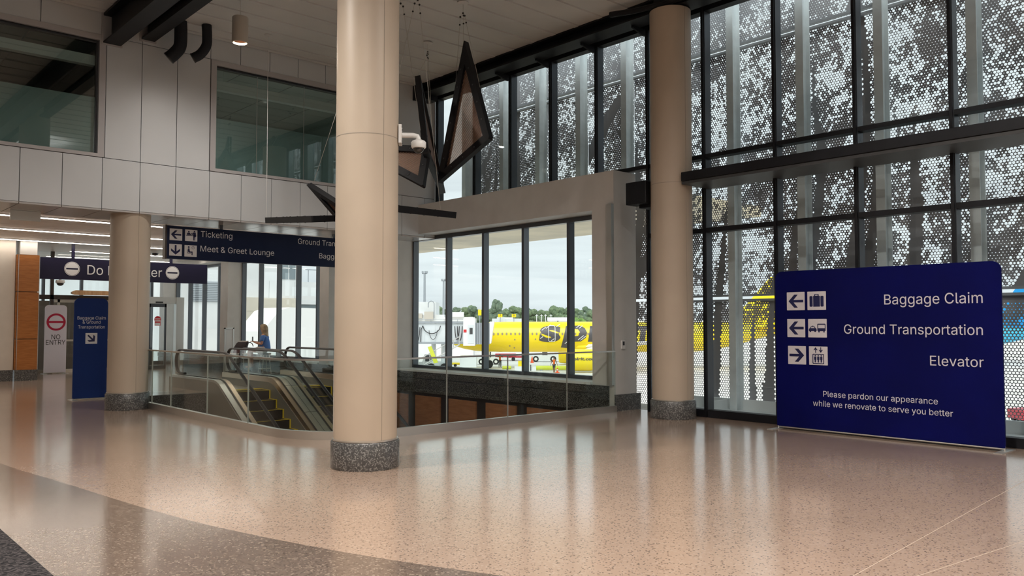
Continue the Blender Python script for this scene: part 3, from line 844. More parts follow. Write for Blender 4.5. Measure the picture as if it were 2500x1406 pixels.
# ---- clad bulkhead with two office windows
WIN = [(-2.2, 4.31, 4.64, 6.70), (6.46, 10.15, 4.64, 6.70)]
bk = MB()
def wall_with_holes(mb, x0, x1, z0, z1, y0, y1, holes):
    xs = sorted(set([x0, x1] + [h[0] for h in holes] + [h[1] for h in holes]))
    for a, b_ in zip(xs[:-1], xs[1:]):
        mid = (a + b_) / 2
        hs = sorted([h for h in holes if h[0] < mid < h[1]], key=lambda h: h[2])
        z = z0
        for h in hs:
            if h[2] > z: mb.box(a, b_, y0, y1, z, h[2])
            z = h[3]
        if z < z1: mb.box(a, b_, y0, y1, z, z1)
bk.cur = 1
wall_with_holes(bk, -9, 11.86, 3.66, CZ, BY + 0.04, BY + 0.3, [(a - 0.005, b_ + 0.005, c, d) for a, b_, c, d in WIN])
bk.cur = 0
G = 0.006
def pnl(x0, x1, z0, z1, mb=bk):
    mb.box(x0 + G, x1 - G, BY, BY + 0.045, z0 + G, z1 - G)
# bottom row
xs = [5.05 + 0.65 * i for i in range(-21, 11)]
xs = [x for x in xs if x > -9] + [11.86]
for a, b_ in zip(xs[:-1], xs[1:]):
    pnl(a, b_, 3.65, 4.575)
# tall panels between the windows and right of the second window
for a, b_ in ((4.43, 5.05), (5.05, 5.70), (5.70, 6.34)):
    pnl(a, b_, 4.575, 6.80)
pnl(10.28, 11.86, 4.575, CZ)
for a, b_ in ((-9, -6.6), (-6.6, -4.4), (-4.4, -2.33)):
    pnl(a, b_, 4.575, 6.80)
# top row
tx = [-9, -7, -5, -2.9, -1.6, -0.3, 1.0, 2.3, 3.36, 4.43, 5.05, 5.70, 6.20, 6.34, 6.95, 7.58, 8.22, 8.87, 9.5, 10.28]
for a, b_ in zip(tx[:-1], tx[1:]):
    pnl(a, b_, 6.80, CZ)
# pale frames round the windows
bk.cur = 2
for a, b_, c, d in WIN:
    f = 0.11
    bk.box(a - f, b_ + f, BY - 0.015, BY + 0.06, d, d + 0.10)
    bk.box(a - f, b_ + f, BY - 0.015, BY + 0.06, c - 0.06, c)
    bk.box(a - f, a, BY - 0.015, BY + 0.06, c, d)
    bk.box(b_, b_ + f, BY - 0.015, BY + 0.06, c, d)
struct(bk.build('wall_upper', [M['panel'], M['joint'], M['panel_frame']]))
# polished soffit strip under the bulkhead
so = MB()
for a, b_ in zip(xs[:-1], xs[1:]):
    so.box(a + G, b_ - G, BY, 17.15, 3.62, 3.65)
struct(so.build('trim_3', pbr('soffit_panel', (0.52, 0.50, 0.49), 0.22, spec=0.7)))
sb = MB(); sb.box(-9, 11.86, 17.15, 17.2, 3.62, LZ)
sb.box(-9, 11.86, BY + 0.04, 17.2, 3.65, 3.66)
struct(sb.build('trim_4', M['cream_wall']))

# office rooms behind the windows
for k, (a, b_, c, d) in enumerate(WIN):
    x0, x1 = a - 0.5, min(b_ + 0.5, 11.3)
    r = MB()
    r.box(x0, x1, 20.2, 20.3, 4.1, 6.86)
    r.box(x0 - 0.1, x0, BY + 0.3, 20.3, 4.1, 6.86)
    r.box(x1, x1 + 0.1, BY + 0.3, 20.3, 4.1, 6.86)
    r.box(x0, x1, BY + 0.3, 20.3, 4.0, 4.1)
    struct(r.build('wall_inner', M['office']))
    r = MB()
    nx = int((x1 - x0) / 1.2) + 1
    for i in range(nx):
        for j in range(4):
            ya = BY + 0.3 + j * 1.1
            r.box(x0 + i * 1.2 + 0.012, min(x0 + i * 1.2 + 1.188, x1), ya + 0.012, ya + 1.088, 6.76, 6.80)
    r.box(x0, x1, BY + 0.3, 20.3, 6.80, 6.86)
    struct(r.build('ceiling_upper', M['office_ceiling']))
    w = struct_root('window_%d' % (k + 1), ((a + b_) / 2, BY + 0.1, c))
    mids = [1.0, 2.62] if k == 0 else [7.36, 8.42, 9.5]
    es = [a] + mids + [b_]
    for p, q in zip(es[:-1], es[1:]):
        MB().box(p + 0.004, q - 0.004, BY + 0.10, BY + 0.112, c, d).build('glass_pane', M['office_glass'], w)
        MB().box(p + 0.006, q - 0.006, BY + 0.113, BY + 0.116, c, c + 1.03).build('frosted_film', M['frost'], w)
    j = MB()
    for q in mids: j.box(q - 0.004, q + 0.004, BY + 0.1, BY + 0.112, c, d)
    j.build('glazing_joint', M['aluminium'], w)
    MB().box(a, b_, BY + 0.08, BY + 0.13, d - 0.03, d + 0.02).build('window_frame', M['mullion'], w)
    for q in (a, b_ - 0.03):
        MB().box(q, q + 0.03, BY + 0.06, BY + 0.13, c, d).build('window_frame', M['mullion'], w)
    MB().box(a + 0.02, b_ - 0.02, BY + 0.20, BY + 0.34, d - 0.42, d - 0.24).build('blind_headbox', M['tray'], w)

rf = MB(); rf.box(-9, 12.0, BY + 0.4, 33, CZ + 0.05, CZ + 0.25)  # unseen roof slab added to block sky light leaking in from above
rf.box(-9, 12.0, 33.0, 33.2, LZ, CZ + 0.05); rf.box(12.0, 12.2, BY + 0.4, 33.2, LZ, CZ + 0.25)
struct(rf.build('roof', M['concrete']))

# ---- low ceiling beyond the bulkhead
lc = MB()
y = 17.2
while y < 33:
    lc.box(-9, 12.1, y + 0.006, y + 0.944, LZ, LZ + 0.03)
    y += 0.95
lc.box(-9, 12.1, 17.2, 33, LZ + 0.03, LZ + 0.09)
struct(lc.build('ceiling_low', pbr('low_ceiling', (0.76, 0.70, 0.65), 0.5)))

# ---- outer closing walls of the hall
wl = MB()
wl.box(-9.2, -9, -8, 33, 0, CZ)
struct(wl.build('wall_left', M['cream_wall']))
wb = MB(); wb.box(-9, 12.2, -8.2, -8, 0, CZ)
wb.box(12.0, 12.2, -8, -1.35, 0, CZ)
struct(wb.build('wall_rear', M['cream_wall']))
wf = MB(); wf.box(-9, 5.06, 26.0, 26.3, 0.30, LZ)
struct(wf.build('wall_far', M['cream_wall']))
struct(MB().box(-9, 5.06, 25.985, 26.0, 0.0, 0.30).build('baseboard_far', M['granite_grey']))
# ================================================================== WHITE WINDOW WALL (right) and glazing
ZH, ZS = 3.70, 0.50       # head and sill of the big windows
OPEN = [(10.28, 16.70), (17.30, 19.95), (20.45, 26.60), (27.20, 32.6)]
ww = MB()
def yz_wall(mb, x0, x1, y0, y1, z0, z1, holes):
    ys = sorted(set([y0, y1] + [h[0] for h in holes] + [h[1] for h in holes]))
    for a, b_ in zip(ys[:-1], ys[1:]):
        mid = (a + b_) / 2
        hs = sorted([h for h in holes if h[0] < mid < h[1]], key=lambda h: h[2])
        z = z0
        for h in hs:
            if h[2] > z: mb.box(x0, x1, a, b_, z, h[2])
            z = h[3]
        if z < z1: mb.box(x0, x1, a, b_, z, z1)
yz_wall(ww, WX, GX, VY0, 16.9, 0.0, 4.39, [(10.28, 16.70, ZS, ZH)])
yz_wall(ww, WX, GX, 16.9, 33.0, 0.0, LZ, [(a, b_, ZS, ZH) for a, b_ in OPEN[1:]])
struct(ww.build('wall_right', M['white_wall']))
# granite band under the sill and the pale sill shelf
gb = MB()
gb.box(WX - 0.03, WX, VY0 + 0.12, 33.0, -0.02, 0.30)
gb.box(WX - 0.045, WX, VY0 + 0.12, 33.0, 0.312, 0.455)
struct(gb.build('trim_5', M['granite']))
sh = MB()
sh.box(WX - 0.06, GX - 0.16, 10.28, 16.70, 0.457, 0.502)
for a, b_ in OPEN[1:]: sh.box(WX - 0.06, GX - 0.16, a, b_, 0.457, 0.502)
struct(sh.build('trim_6', M['tray']))
struct(MB().box(WX, 12.1, VY0 - 0.018, VY0, 0.0, 0.30).build('baseboard_right', M['granite_grey']))

def glazing(name, y0, y1, mull, z0, z1):
    w = struct_root(name, (GX - 0.08, (y0 + y1) / 2, z0))
    f = MB()
    f.box(GX - 0.15, GX, y0, y1, z1 - 0.09, z1)
    f.box(GX - 0.15, GX, y0, y1, z0, z0 + 0.07)
    f.box(GX - 0.15, GX, y0, y0 + 0.05, z0 + 0.07, z1 - 0.09)
    f.box(GX - 0.15, GX, y1 - 0.05, y1, z0 + 0.07, z1 - 0.09)
    f.build('window_frame', M['mullion'], w)
    for q in mull:
        MB().box(GX - 0.15, GX, q - 0.036, q + 0.036, z0 + 0.07, z1 - 0.09).build('mullion', M['mullion'], w)
    es = [y0] + list(mull) + [y1]
    for a, b_ in zip(es[:-1], es[1:]):
        MB().box(GX - 0.07, GX - 0.06, a + 0.03, b_ - 0.03, z0 + 0.06, z1 - 0.08).build('glass_pane', M['win_glass'], w)
    return w
glazing('window_3', 10.28, 16.70, [11.36, 12.69, 14.0, 15.33], ZS, ZH)
glazing('window_4', 17.30, 19.95, [18.6], ZS, ZH)
glazing('window_5', 20.45, 26.60, [21.5, 22.73, 24.0, 25.28], ZS, ZH)
glazing('window_6', 27.20, 32.60, [28.55, 29.95, 31.3], ZS, ZH)

# ---- tall curtain wall: dark mullions and transoms, glass
MULL = [-0.9, 0.25, 1.5, 2.82, 4.14, 5.47, 6.78, 8.12, 9.33, 10.58, 11.84, 13.08, 14.30, 15.70]
cw = struct_root('window_7', (GX - 0.1, 8.12, 0))
TZ = [(0.0, 0.13), (3.14, 3.22), (4.42, 4.49), (6.98, 7.10)]
for q in MULL:
    z0 = 0.0 if q < 9.6 else 4.39
    MB().box(GX - 0.15, GX + 0.02, q - 0.033, q + 0.033, z0, CZ).build('mullion', M['mullion'], cw)
    c = MB(); c.box(GX - 0.19, GX - 0.15, q - 0.022, q + 0.022, z0, CZ - 0.1); c.build('mullion_cover', M['black_steel'], cw)
for k, (a, b_) in enumerate(TZ):
    for i in range(len(MULL) - 1):
        y0, y1 = MULL[i], MULL[i + 1]
        lowbay = y1 > 9.6
        if lowbay and k != 3 and not (k == 2): continue
        MB().box(GX - 0.17, GX + 0.0, y0 + 0.035, y1 - 0.035, a, b_).build('transom', M['black_steel'], cw)
for i in range(len(MULL) - 1):
    y0, y1 = MULL[i], MULL[i + 1]
    lowbay = y1 > 9.6
    for z0, z1 in ((0.13, 3.14), (3.22, 4.42), (4.49, 6.98)):
        if lowbay and z0 < 4.4: continue
        MB().box(GX - 0.03, GX - 0.02, y0 + 0.03, y1 - 0.03, z0 - 0.01, z1 + 0.01).build('glass_pane', M['win_glass'], cw)

# parapet upstand on the white box, and plain end wall above the bulkhead line
pb = MB()
pb.box(WX + 0.002, GX - 0.2, VY0 + 0.001, VY0 + 0.1, 4.1, 4.39)
struct(pb.build('trim_7', M['white_wall']))

# ---- facade screen outside the glass: galvanised posts, rails and perforated sheets
PX = 13.0
post0 = None
ORD = ['first', 'second', 'third', 'fourth', 'fifth', 'sixth', 'seventh', 'eighth', 'ninth']
i8 = MULL.index(8.12)
PM = [q for q in MULL if q > 0.5]
def side_word(q):
    i = MULL.index(q) - i8
    if i == 0: return 'right beside the window wall column'
    if i < 0: return '%s beyond the window column towards the big sign' % ORD[-i - 1]
    return '%s past the window column towards the kites' % ORD[i - 1]
for q in PM:
    o = thing('facade_post', 'galvanised facade post outside the glass, ' + side_word(q), 'post', (12.78, q, -0.4), 'galvanised posts of the perforated facade')
    p = MB()
    zb = -0.4 if q < 9.4 else 4.46
    p.box(12.66, 12.675, q - 0.07, q + 0.07, zb, 9.0)
    p.box(12.675, 12.88, q - 0.008, q + 0.008, zb, 9.0)
    p.box(12.88, 12.895, q - 0.07, q + 0.07, zb, 9.0)
    p.build('flange_beam', M['galv'], o)
    for z in (2.05, 4.34, 6.62):
        if z < zb: continue
        MB().box(12.896, 12.904, q - 0.04, q + 0.04, z - 0.09, z + 0.09).build('rail_bracket', M['galv'], o)
ROWS = [(-0.22, 2.025, 'lowest row'), (2.075, 4.315, 'second row up'), (4.365, 6.595, 'third row up'), (6.645, 8.9, 'top row')]
sheet_mesh = None
def bay_word(i):
    k = i - i8
    if k >= 0: return '%s bay past the column towards the kites' % ORD[k]
    return '%s bay from the column towards the sign' % ORD[-k - 1]
for i in range(len(MULL) - 1):
    y0, y1 = MULL[i], MULL[i + 1]
    if y1 < 2.9: continue
    for r_, (z0, z1, rn) in enumerate(ROWS):
        if y0 > 9.4 and r_ < 2: continue
        if y0 > 9.4 and r_ == 2: z0 = 4.47
        me = MB()
        me.add([(PX, y0 + 0.004, z0), (PX, y1 - 0.004, z0), (PX, y1 - 0.004, z1), (PX, y0 + 0.004, z1)], [(0, 1, 2, 3)])
        o = me.build('perforated_panel', M['perf'], loc=(PX, (y0 + y1) / 2, z0))
        uvl = o.data.uv_layers.new(name='UVMap')
        for l in o.data.loops:
            co = o.data.vertices[l.vertex_index].co
            uvl.data[l.index].uv = (co.y + (y0 + y1) / 2, co.z + z0)
        tag(o, 'perforated facade sheet, %s, %s' % (rn, bay_word(i)), 'facade panel', 'perforated tree pattern facade sheets')
        if (r_ == 2 and y0 > 13) : pass
# rails behind the joints
for z, nm in ((2.05, 'lowest'), (4.34, 'middle'), (6.62, 'upper')):
    ya = 1.5 if z < 4 else 1.5
    yb = 9.33 if z < 4.5 else 15.70
    t = MB()
    for s_ in (-1, 1):
        t.box(12.905, 12.985, ya, yb, z + s_ * 0.045 - 0.02, z + s_ * 0.045 + 0.02)
    o = t.build('facade_rail', M['bridge_dark'])
    tag(o, 'horizontal grey double rail of the perforated facade, %s of the three' % nm, 'rail', 'facade rails')
# pale catwalk tray at the foot of the screen and the ledge at mid height
t = MB()
t.box(12.06, 12.64, -0.9, 9.25, 0.03, 0.06)
ps = [-0.9] + [q for q in PM if q < 9.0] + [9.25]
for a_, b_ in zip(ps[:-1], ps[1:]):
    t.box(12.64, 12.92, a_ + 0.08, b_ - 0.08, 0.03, 0.06)
    t.box(12.84, 12.92, a_ + 0.08, b_ - 0.08, 0.06, 0.24)
t.box(12.06, 12.64, 8.22, 8.30, 0.06, 0.24)
tag(t.build('catwalk_tray', M['tray']), 'pale metal tray at the foot of the perforated facade', 'catwalk')
t = MB()
t.box(12.06, 12.60, -0.9, 9.30, 4.22, 4.26)
t.box(12.56, 12.60, -0.9, 9.30, 4.26, 4.34)
tag(t.build('facade_ledge', M['tray']), 'pale metal ledge outside the glass behind the black beam', 'ledge')
# slab edge and ground-floor wall outside under the hall
t = MB()
t.box(12.02, 12.95, -8, 33, -0.6, 0.0)
t.box(12.0, 12.3, -8, 33, -4.3, -0.6)
struct(t.build('wall_outer', M['concrete']))
# flat roof over the window bays with the pale outer canopy
t = MB(); t.box(12.0, 18.0, 10.7, 30.0, 4.2, 4.45)
tag(t.build('outer_canopy', M['soffit_out']), 'beige underside of the canopy outside the big window', 'canopy')
# ================================================================== COLUMNS, BEAMS
def column(name, cx, cy_, z1, label, r=0.35, seam_a=0.0, joints=()):
    o = thing(name, label, 'column', (cx, cy_, 0))
    s_ = MB(); s_.lathe([(r, 0.30), (r, z1)], (cx, cy_, 0), 56)
    s_.build('shaft', M['column'], o, smooth=40)
    b = MB(); b.lathe([(r + 0.025, 0.0), (r + 0.03, 0.01), (r + 0.03, 0.285), (r + 0.02, 0.30), (r - 0.05, 0.302)], (cx, cy_, 0), 56)
    b.build('granite_base', M['granite_grey'], o, smooth=40)
    t = MB()
    t.lathe([(r + 0.004, 0.302), (r + 0.012, 0.304), (r + 0.012, 0.318), (r, 0.322)], (cx, cy_, 0), 56, caps=False)
    t.build('base_trim', M['steel'], o, smooth=40)
    j = MB()
    a = seam_a
    j.cyl((cx + (r + 0.0) * math.cos(a), cy_ + (r + 0.0) * math.sin(a), 0.32), (cx + r * math.cos(a), cy_ + r * math.sin(a), z1), 0.003, n=8)
    for z in joints:
        j.lathe([(r + 0.0015, z - 0.004), (r + 0.0015, z + 0.004)], (cx, cy_, 0), 56, caps=False)
    j.build('panel_seam', M['seam'], o, smooth=40)
    return o
column('column', 5.0, 7.94, CZ, 'tall tan round column standing alone at the centre of the floor', seam_a=R(-92), joints=(3.68,))
column('column', 11.39, 8.47, 6.95, 'tan round column carrying the black beams at the window wall', seam_a=R(-100), joints=(3.95,))
column('column', 5.02, 16.18, 3.64, 'short tan round column under the bulkhead beside the glass railing', seam_a=R(-84))
BXW = 11.37

def beam(name, label, mbs, loc):
    o = thing(name, label, 'beam', loc)
    for nm, mb, mt in mbs: mb.build(nm, mt, o)
    return o
# high black beam over the curtain wall
b = MB()
b.box(11.22, 11.62, -8, 15.62, 7.18, 7.215)
b.box(11.40, 11.44, -8, 15.62, 7.0, 7.18)
b.box(11.22, 11.62, -8, 15.62, 6.97, 7.0)
pl = MB()
pl.box(11.18, 11.66, 15.45, 15.78, 6.86, 7.21)
fins = []
for q in MULL:
    if 8.2 < q < 15.5:
        fin = MB(); fins.append(('bracket', fin, M['black_steel']))
        fin.prism([(0, 0), (0.36, 0), (0.36, -0.12), (0.30, -0.12), (0.0, -0.04)], (11.42, q - 0.02, 6.97), X, Z, Y * 0.04)
beam('steel_beam', 'black steel beam along the top of the curtain wall', [('beam', b, M['black_steel']), ('end_plate', pl, M['black_steel'])] + fins, (11.4, 8, 6.97))
# mid-height beam on the window wall column
b = MB(); b.bbox(11.18, 11.46, -8, 8.12, 3.95, 4.10, 0.006)
l = MB(); l.box(11.20, 11.96, -8, 8.12, 3.90, 3.945)
beam('steel_beam', 'black steel beam crossing the curtain wall at mid height right of the column', [('beam', b, M['black_steel']), ('flange', l, M['dark_gray'])], (11.3, 4, 3.9))
b = MB(); b.bbox(11.10, 11.40, 8.80, 9.24, 3.66, 4.05, 0.008)
l = MB(); l.box(11.25, 11.95, 8.80, 9.06, 3.60, 3.655)
beam('steel_beam', 'short black beam stub left of the window wall column', [('beam', b, M['black_steel']), ('flange', l, M['black_steel'])], (11.25, 9, 3.65))
# black cross beams and pipe over the window wall column
b = MB()
b.box(11.2, 11.6, 8.26, 8.68, 6.95, 7.21)
b.tube([(10.9, 9.4, 7.05), (11.0, 9.0, 7.02), (11.15, 8.4, 7.02), (11.15, 6.5, 7.05)], 0.05, 10)
tag(b.build('beam_connection', M['black_steel'], loc=(11.4, 8.4, 6.95)), 'black steel connection and pipe on top of the window wall column', 'beam')
# two beams running out from the bulkhead, upper left
def ibeam(x0, x1, zb, label):
    f = MB(); c = (x0 + x1) / 2
    f.box(x0, x1, -8, BY - 0.02, zb, zb + 0.025)
    f.box(c - 0.012, c + 0.012, -8, BY - 0.02, zb + 0.025, CZ - 0.06)
    f.box(x0, x1, -8, BY - 0.02, CZ - 0.06, CZ - 0.015)
    e_ = MB(); e_.box(x0 - 0.03, x1 + 0.03, BY - 0.025, BY - 0.003, zb - 0.03, CZ - 0.01)
    beam('ceiling_beam', label, [('beam', f, M['black_steel']), ('end_plate', e_, M['panel_frame'])], (c, 8, zb))
ibeam(4.36, 4.66, 6.66, 'deep black steel beam running out from the bulkhead above the office window')
ibeam(5.02, 5.26, 6.88, 'shallower black steel beam beside the black foam pipe elbows')

# ================================================================== BLACK FOAM PIPE ELBOWS
def elbow(pts, r, label):
    P = dense3(pts, 6)
    o = thing('pipe_elbow', label, 'pipe', pts[0], 'black foam pipe elbows')
    MB().tube(P, r, 20).build('pipe', M['duct'], o, smooth=50)
    e = Vector(P[-1]); d = (e - Vector(P[-2])).normalized()
    MB().cyl(e - d * 0.015, e + d * 0.004, r + 0.006, n=20).build('end_collar', M['rubber'], o, smooth=50)
def dense3(P, n=6):
    P = [Vector(p) for p in P]; out = []
    for i in range(len(P) - 1):
        p0 = P[max(i - 1, 0)]; p1 = P[i]; p2 = P[i + 1]; p3 = P[min(i + 2, len(P) - 1)]
        for k in range(n):
            t = k / n
            out.append(0.5 * ((2 * p1) + (-p0 + p2) * t + (2 * p0 - 5 * p1 + 4 * p2 - p3) * t * t + (-p0 + 3 * p1 - 3 * p2 + p3) * t ** 3))
    out.append(P[-1])
    return out
elbow([(5.55, 15.28, 7.21), (5.56, 15.28, 6.98), (5.55, 15.29, 6.74), (5.47, 15.33, 6.60), (5.38, 15.38, 6.50)], 0.115, 'fat black foam pipe elbow tucked beside the ceiling beam')
elbow([(5.99, 15.15, 7.21), (6.0, 15.15, 7.03), (5.99, 15.15, 6.82), (5.90, 15.2, 6.65), (5.78, 15.26, 6.56)], 0.09, 'slimmer black foam pipe elbow hanging free under the ceiling')

# ================================================================== PENDANT DOWNLIGHTS
def pendant(x, y, label, power=60.0, group=None, down=1.0, up=0.9):
    o = thing('pendant_light', label, 'pendant light', (x, y, CZ), group)
    MB().lathe([(0.075, 0.0), (0.075, -0.012), (0.05, -0.03), (0.0, -0.03)], (x, y, CZ), 28).build('ceiling_canopy', M['white_plastic'], o, smooth=40)
    MB().cyl((x, y, CZ - 0.03), (x, y, 6.89), 0.008, n=10).build('stem', M['white_plastic'], o)
    MB().lathe([(0.0, 0.45), (0.127, 0.45), (0.135, 0.44), (0.135, 0.0), (0.118, 0.0), (0.118, 0.10)], (x, y, 6.44), 40, caps=False).build('cylinder_shade', M['beige_metal'], o, smooth=40)
    MB().lathe([(0.117, 0.04), (0.075, 0.08), (0.072, 0.08)], (x, y, 6.44), 32, caps=False).build('reflector_ring', M['copper_trim'], o, smooth=40)
    MB().lathe([(0.0, 0.07), (0.073, 0.07), (0.0, 0.075)], (x, y, 6.44), 28).build('lens', M['lamp'], o, smooth=40)
    ld = bpy.data.lights.new('lamp', 'SPOT')
    ld.energy = power * down; ld.spot_size = R(178); ld.spot_blend = 1.0; ld.shadow_soft_size = 0.1
    ld.color = (1.0, 0.92, 0.84)
    lo_ = bpy.data.objects.new('lamp', ld); COL.objects.link(lo_)
    lo_.parent = o; lo_.location = (0, 0, 6.42 - CZ)
    lu = bpy.data.lights.new('up_lamp', 'SPOT')  # upward fill light added to brighten the ceiling
    lu.energy = power * up; lu.spot_size = R(172); lu.spot_blend = 1.0; lu.shadow_soft_size = 0.12
    lu.color = (1.0, 0.98, 0.96)
    lq = bpy.data.objects.new('up_lamp', lu); COL.objects.link(lq)
    lq.parent = o; lq.location = (0, 0, 6.92 - CZ); lq.rotation_euler = (PI, 0, 0)
    return o
LAMP = 720.0
UP = 0.9
pendant(5.93, 13.52, 'beige cylinder pendant downlight on a thin stem near the bulkhead', LAMP, None, 0.33, 0.0)
for (x, y, dn, up) in ((1.6, 8.5, 1.5, 1.9), (5.9, 3.5, 0.9, 3.0), (1.6, 3.5, 1.4, 1.8), (-3.0, 3.5, 0.8, 1.2), (5.9, -2.0, 1.0, 2.4), (1.6, -3.0, 1.4, 2.0), (-3.0, -3.0, 1.0, 1.4), (9.3, 0.6, 0.15, 3.4), (9.3, -4.0, 0.4, 1.6)):  # unseen pendants added and placed to brighten the hall
    pendant(x, y, 'beige cylinder pendant added out of view to light the hall', LAMP, 'unseen pendants added to light the hall', dn, up)

# ================================================================== LINEAR CEILING LIGHTS UNDER THE LOW CEILING
for k, (y, x0, x1, w) in enumerate(((20.0, -4, 11.0, 'nearest the bulkhead'), (22.95, -4, 11.0, 'second from the bulkhead'), (26.0, -4, 11.0, 'third from the bulkhead'), (28.75, 7.10, 11.2, 'fourth from the bulkhead, shorter'), (31.45, 7.04, 11.2, 'farthest from the bulkhead, shorter'))):
    if k == 2: x0, x1, y = -4, 11.0, 25.78
    o = thing('linear_light', 'slim white linear ceiling light, ' + w, 'ceiling light', ((x0 + x1) / 2, y, LZ), 'linear lights in the low ceiling')
    MB().box(x0, x1, y - 0.07, y + 0.07, LZ - 0.02, LZ - 0.001).build('housing', M['white_plastic'], o)
    MB().box(x0 + 0.01, x1 - 0.01, y - 0.05, y + 0.05, LZ - 0.03, LZ - 0.02).build('diffuser', M['strip'], o)

# office ceiling downlight
for (x, y, lb) in ((8.35, 17.6, 'small round downlight in the office ceiling behind the second window'), ):
    o = thing('downlight', lb, 'ceiling light', (x, y, 6.76))
    MB().lathe([(0.12, 0), (0.12, -0.012), (0.085, -0.014), (0.085, 0.0)], (x, y, 6.76), 28, caps=False).build('trim_ring', M['white_plastic'], o, smooth=40)
    MB().lathe([(0.0, -0.006), (0.085, -0.006)], (x, y, 6.76), 28, caps=False).build('lens', M['lamp'], o)
    ld = bpy.data.lights.new('lamp', 'SPOT'); ld.energy = 110; ld.spot_size = R(170); ld.shadow_soft_size = 0.08; ld.color = (1, .9, .78)
    q = bpy.data.objects.new('lamp', ld); COL.objects.link(q); q.parent = o; q.location = (0, 0, -0.03)
# things in the first office
tag(MB().bbox(2.35, 2.6, 18.3, 18.36, 4.105, 6.35, 0.01).build('wooden_door', M['dark_wood'], loc=(2.45, 18.3, 4.1)), 'brown wooden door standing ajar behind the first office window', 'door')
o = thing('wall_screen', 'dark wide screen panel on the back wall of the first office', 'screen', (3.9, 20.1, 5.2))
MB().bbox(2.75, 5.0, 20.12, 20.19, 4.7, 6.05, 0.01).build('screen_frame', M['black'], o)
MB().box(2.82, 4.93, 20.112, 20.121, 4.77, 5.98).build('screen_face', M['dark_gray'], o)

# downlights added out of sight to brighten the lower level
for x, y in ((9.0, 8.6), (3.0, 12.0)):
    o = thing('lower_fill_light', 'added unseen downlight brightening the lower level', 'ceiling light', (x, y, -0.56), 'added lower level fill lights')
    MB().lathe([(0.0, -0.01), (0.2, -0.01), (0.2, 0.0)], (x, y, -0.56), 24).build('lens', M['lamp'], o)
    ld = bpy.data.lights.new('lamp', 'SPOT'); ld.energy = 520; ld.spot_size = R(165); ld.shadow_soft_size = 0.15; ld.color = (1, .8, .6)
    q = bpy.data.objects.new('lamp', ld); COL.objects.link(q); q.parent = o; q.location = (0, 0, -0.05)

# ================================================================== GLASS RAILING
rail = thing('glass_railing', 'glass railing with steel base curving round the escalator opening', 'railing', (VX0, VY0, 0))
IN = 0.05   # railing line set just outside the edge of the opening
def rail_pt(t):
    """t = distance along the railing from its far end"""
    L1 = VY1 - (VY0 + VR); La = 0.5 * PI * (VR + IN)
    if t <= L1: return (VX0 - IN, VY1 - t)
    if t <= L1 + La:
        a = (t - L1) / (VR + IN)
        cx, cy_ = VX0 + VR, VY0 + VR
        return (cx - (VR + IN) * math.cos(a), cy_ - (VR + IN) * math.sin(a))
    return (VX0 + VR + t - L1 - La, VY0 - IN)
L1 = VY1 - (VY0 + VR); La = 0.5 * PI * (VR + IN)
TOT = L1 + La + (VX1 - 0.03 - VX0 - VR)
def seg(t0, t1, n):
    return [rail_pt(t0 + (t1 - t0) * i / n) for i in range(n + 1)]
def strip(mb, pts, w, z0, z1):
    rings = []
    for i, p in enumerate(pts):
        a = Vector(pts[max(i - 1, 0)]); b_ = Vector(pts[min(i + 1, len(pts) - 1)])
        d = (b_ - a).normalized(); s_ = Vector((-d.y, d.x)) * w / 2
        p = Vector(p)
        rings.append([(p.x - s_.x, p.y - s_.y, z0), (p.x + s_.x, p.y + s_.y, z0), (p.x + s_.x, p.y + s_.y, z1), (p.x - s_.x, p.y - s_.y, z1)])
    mb.loft(rings, True)
tt = [0.35, 1.5, VY1 - 15.84, VY1 - 14.88, VY1 - 13.26, VY1 - 11.73, L1 + La * 0.55, L1 + La + (7.51 - VX0 - VR), L1 + La + (8.73 - VX0 - VR), L1 + La + (10.08 - VX0 - VR), TOT]
for a, b_ in zip(tt[:-1], tt[1:]):
    n = 14 if (b_ > L1 and a < L1 + La) else 1
    g = MB(); strip(g, seg(a + 0.006, b_ - 0.006, n), 0.018, 0.06, 1.075)
    g.build('glass_panel', M['rail_glass'], rail, smooth=30)
for t in tt[1:-1]:
    g = MB()
    a = rail_pt(t)
    dx, dy = Vector(rail_pt(t + 0.01)) - Vector(rail_pt(t - 0.01))
    ang = math.atan2(dy, dx)
    c, s_ = math.cos(ang), math.sin(ang)
    g.prism([(-0.005, -0.010), (0.005, -0.010), (0.005, 0.010), (-0.005, 0.010)], (a[0], a[1], 0.06), (c, s_, 0), (-s_, c, 0), Z * 1.015)
    g.build('joint_strip', M['aluminium'], rail)
allp = seg(0.35, L1, 2) + seg(L1, L1 + La, 24)[1:] + seg(L1 + La, TOT, 2)[1:]
g = MB(); strip(g, allp, 0.075, 0.0, 0.115); g.build('base_shoe', M['steel'], rail, smooth=30)
g = MB(); strip(g, allp, 0.034, 1.075, 1.10); g.build('cap_rail', M['steel'], rail, smooth=30)

# steel corner guard and thermostat on the white wall
o = thing('corner_guard', 'tall brushed steel corner guard on the white wall beside the railing end', 'corner guard', (WX, VY0, 0.47))
MB().box(WX - 0.07, WX - 0.066, VY0 + 0.0, VY0 + 0.12, 0.47, 3.77).build('front_plate', M['steel'], o)
MB().box(WX - 0.07, WX - 0.0, VY0 - 0.004, VY0, 0.47, 3.77).build('side_plate', M['steel'], o)
MB().box(WX - 0.066, WX, VY0, VY0 + 0.12, 0.47, 3.765).build('mounting_block', M['dark_gray'], o)
o = thing('thermostat', 'small white thermostat on the white wall near the tan column', 'thermostat', (11.6, VY0, 1.2))
MB().bbox(11.545, 11.65, VY0 - 0.03, VY0, 1.12, 1.28, 0.006).build('housing', M['white_plastic'], o)
MB().box(11.572, 11.624, VY0 - 0.033, VY0 - 0.03, 1.19, 1.26).build('display', M['black'], o)
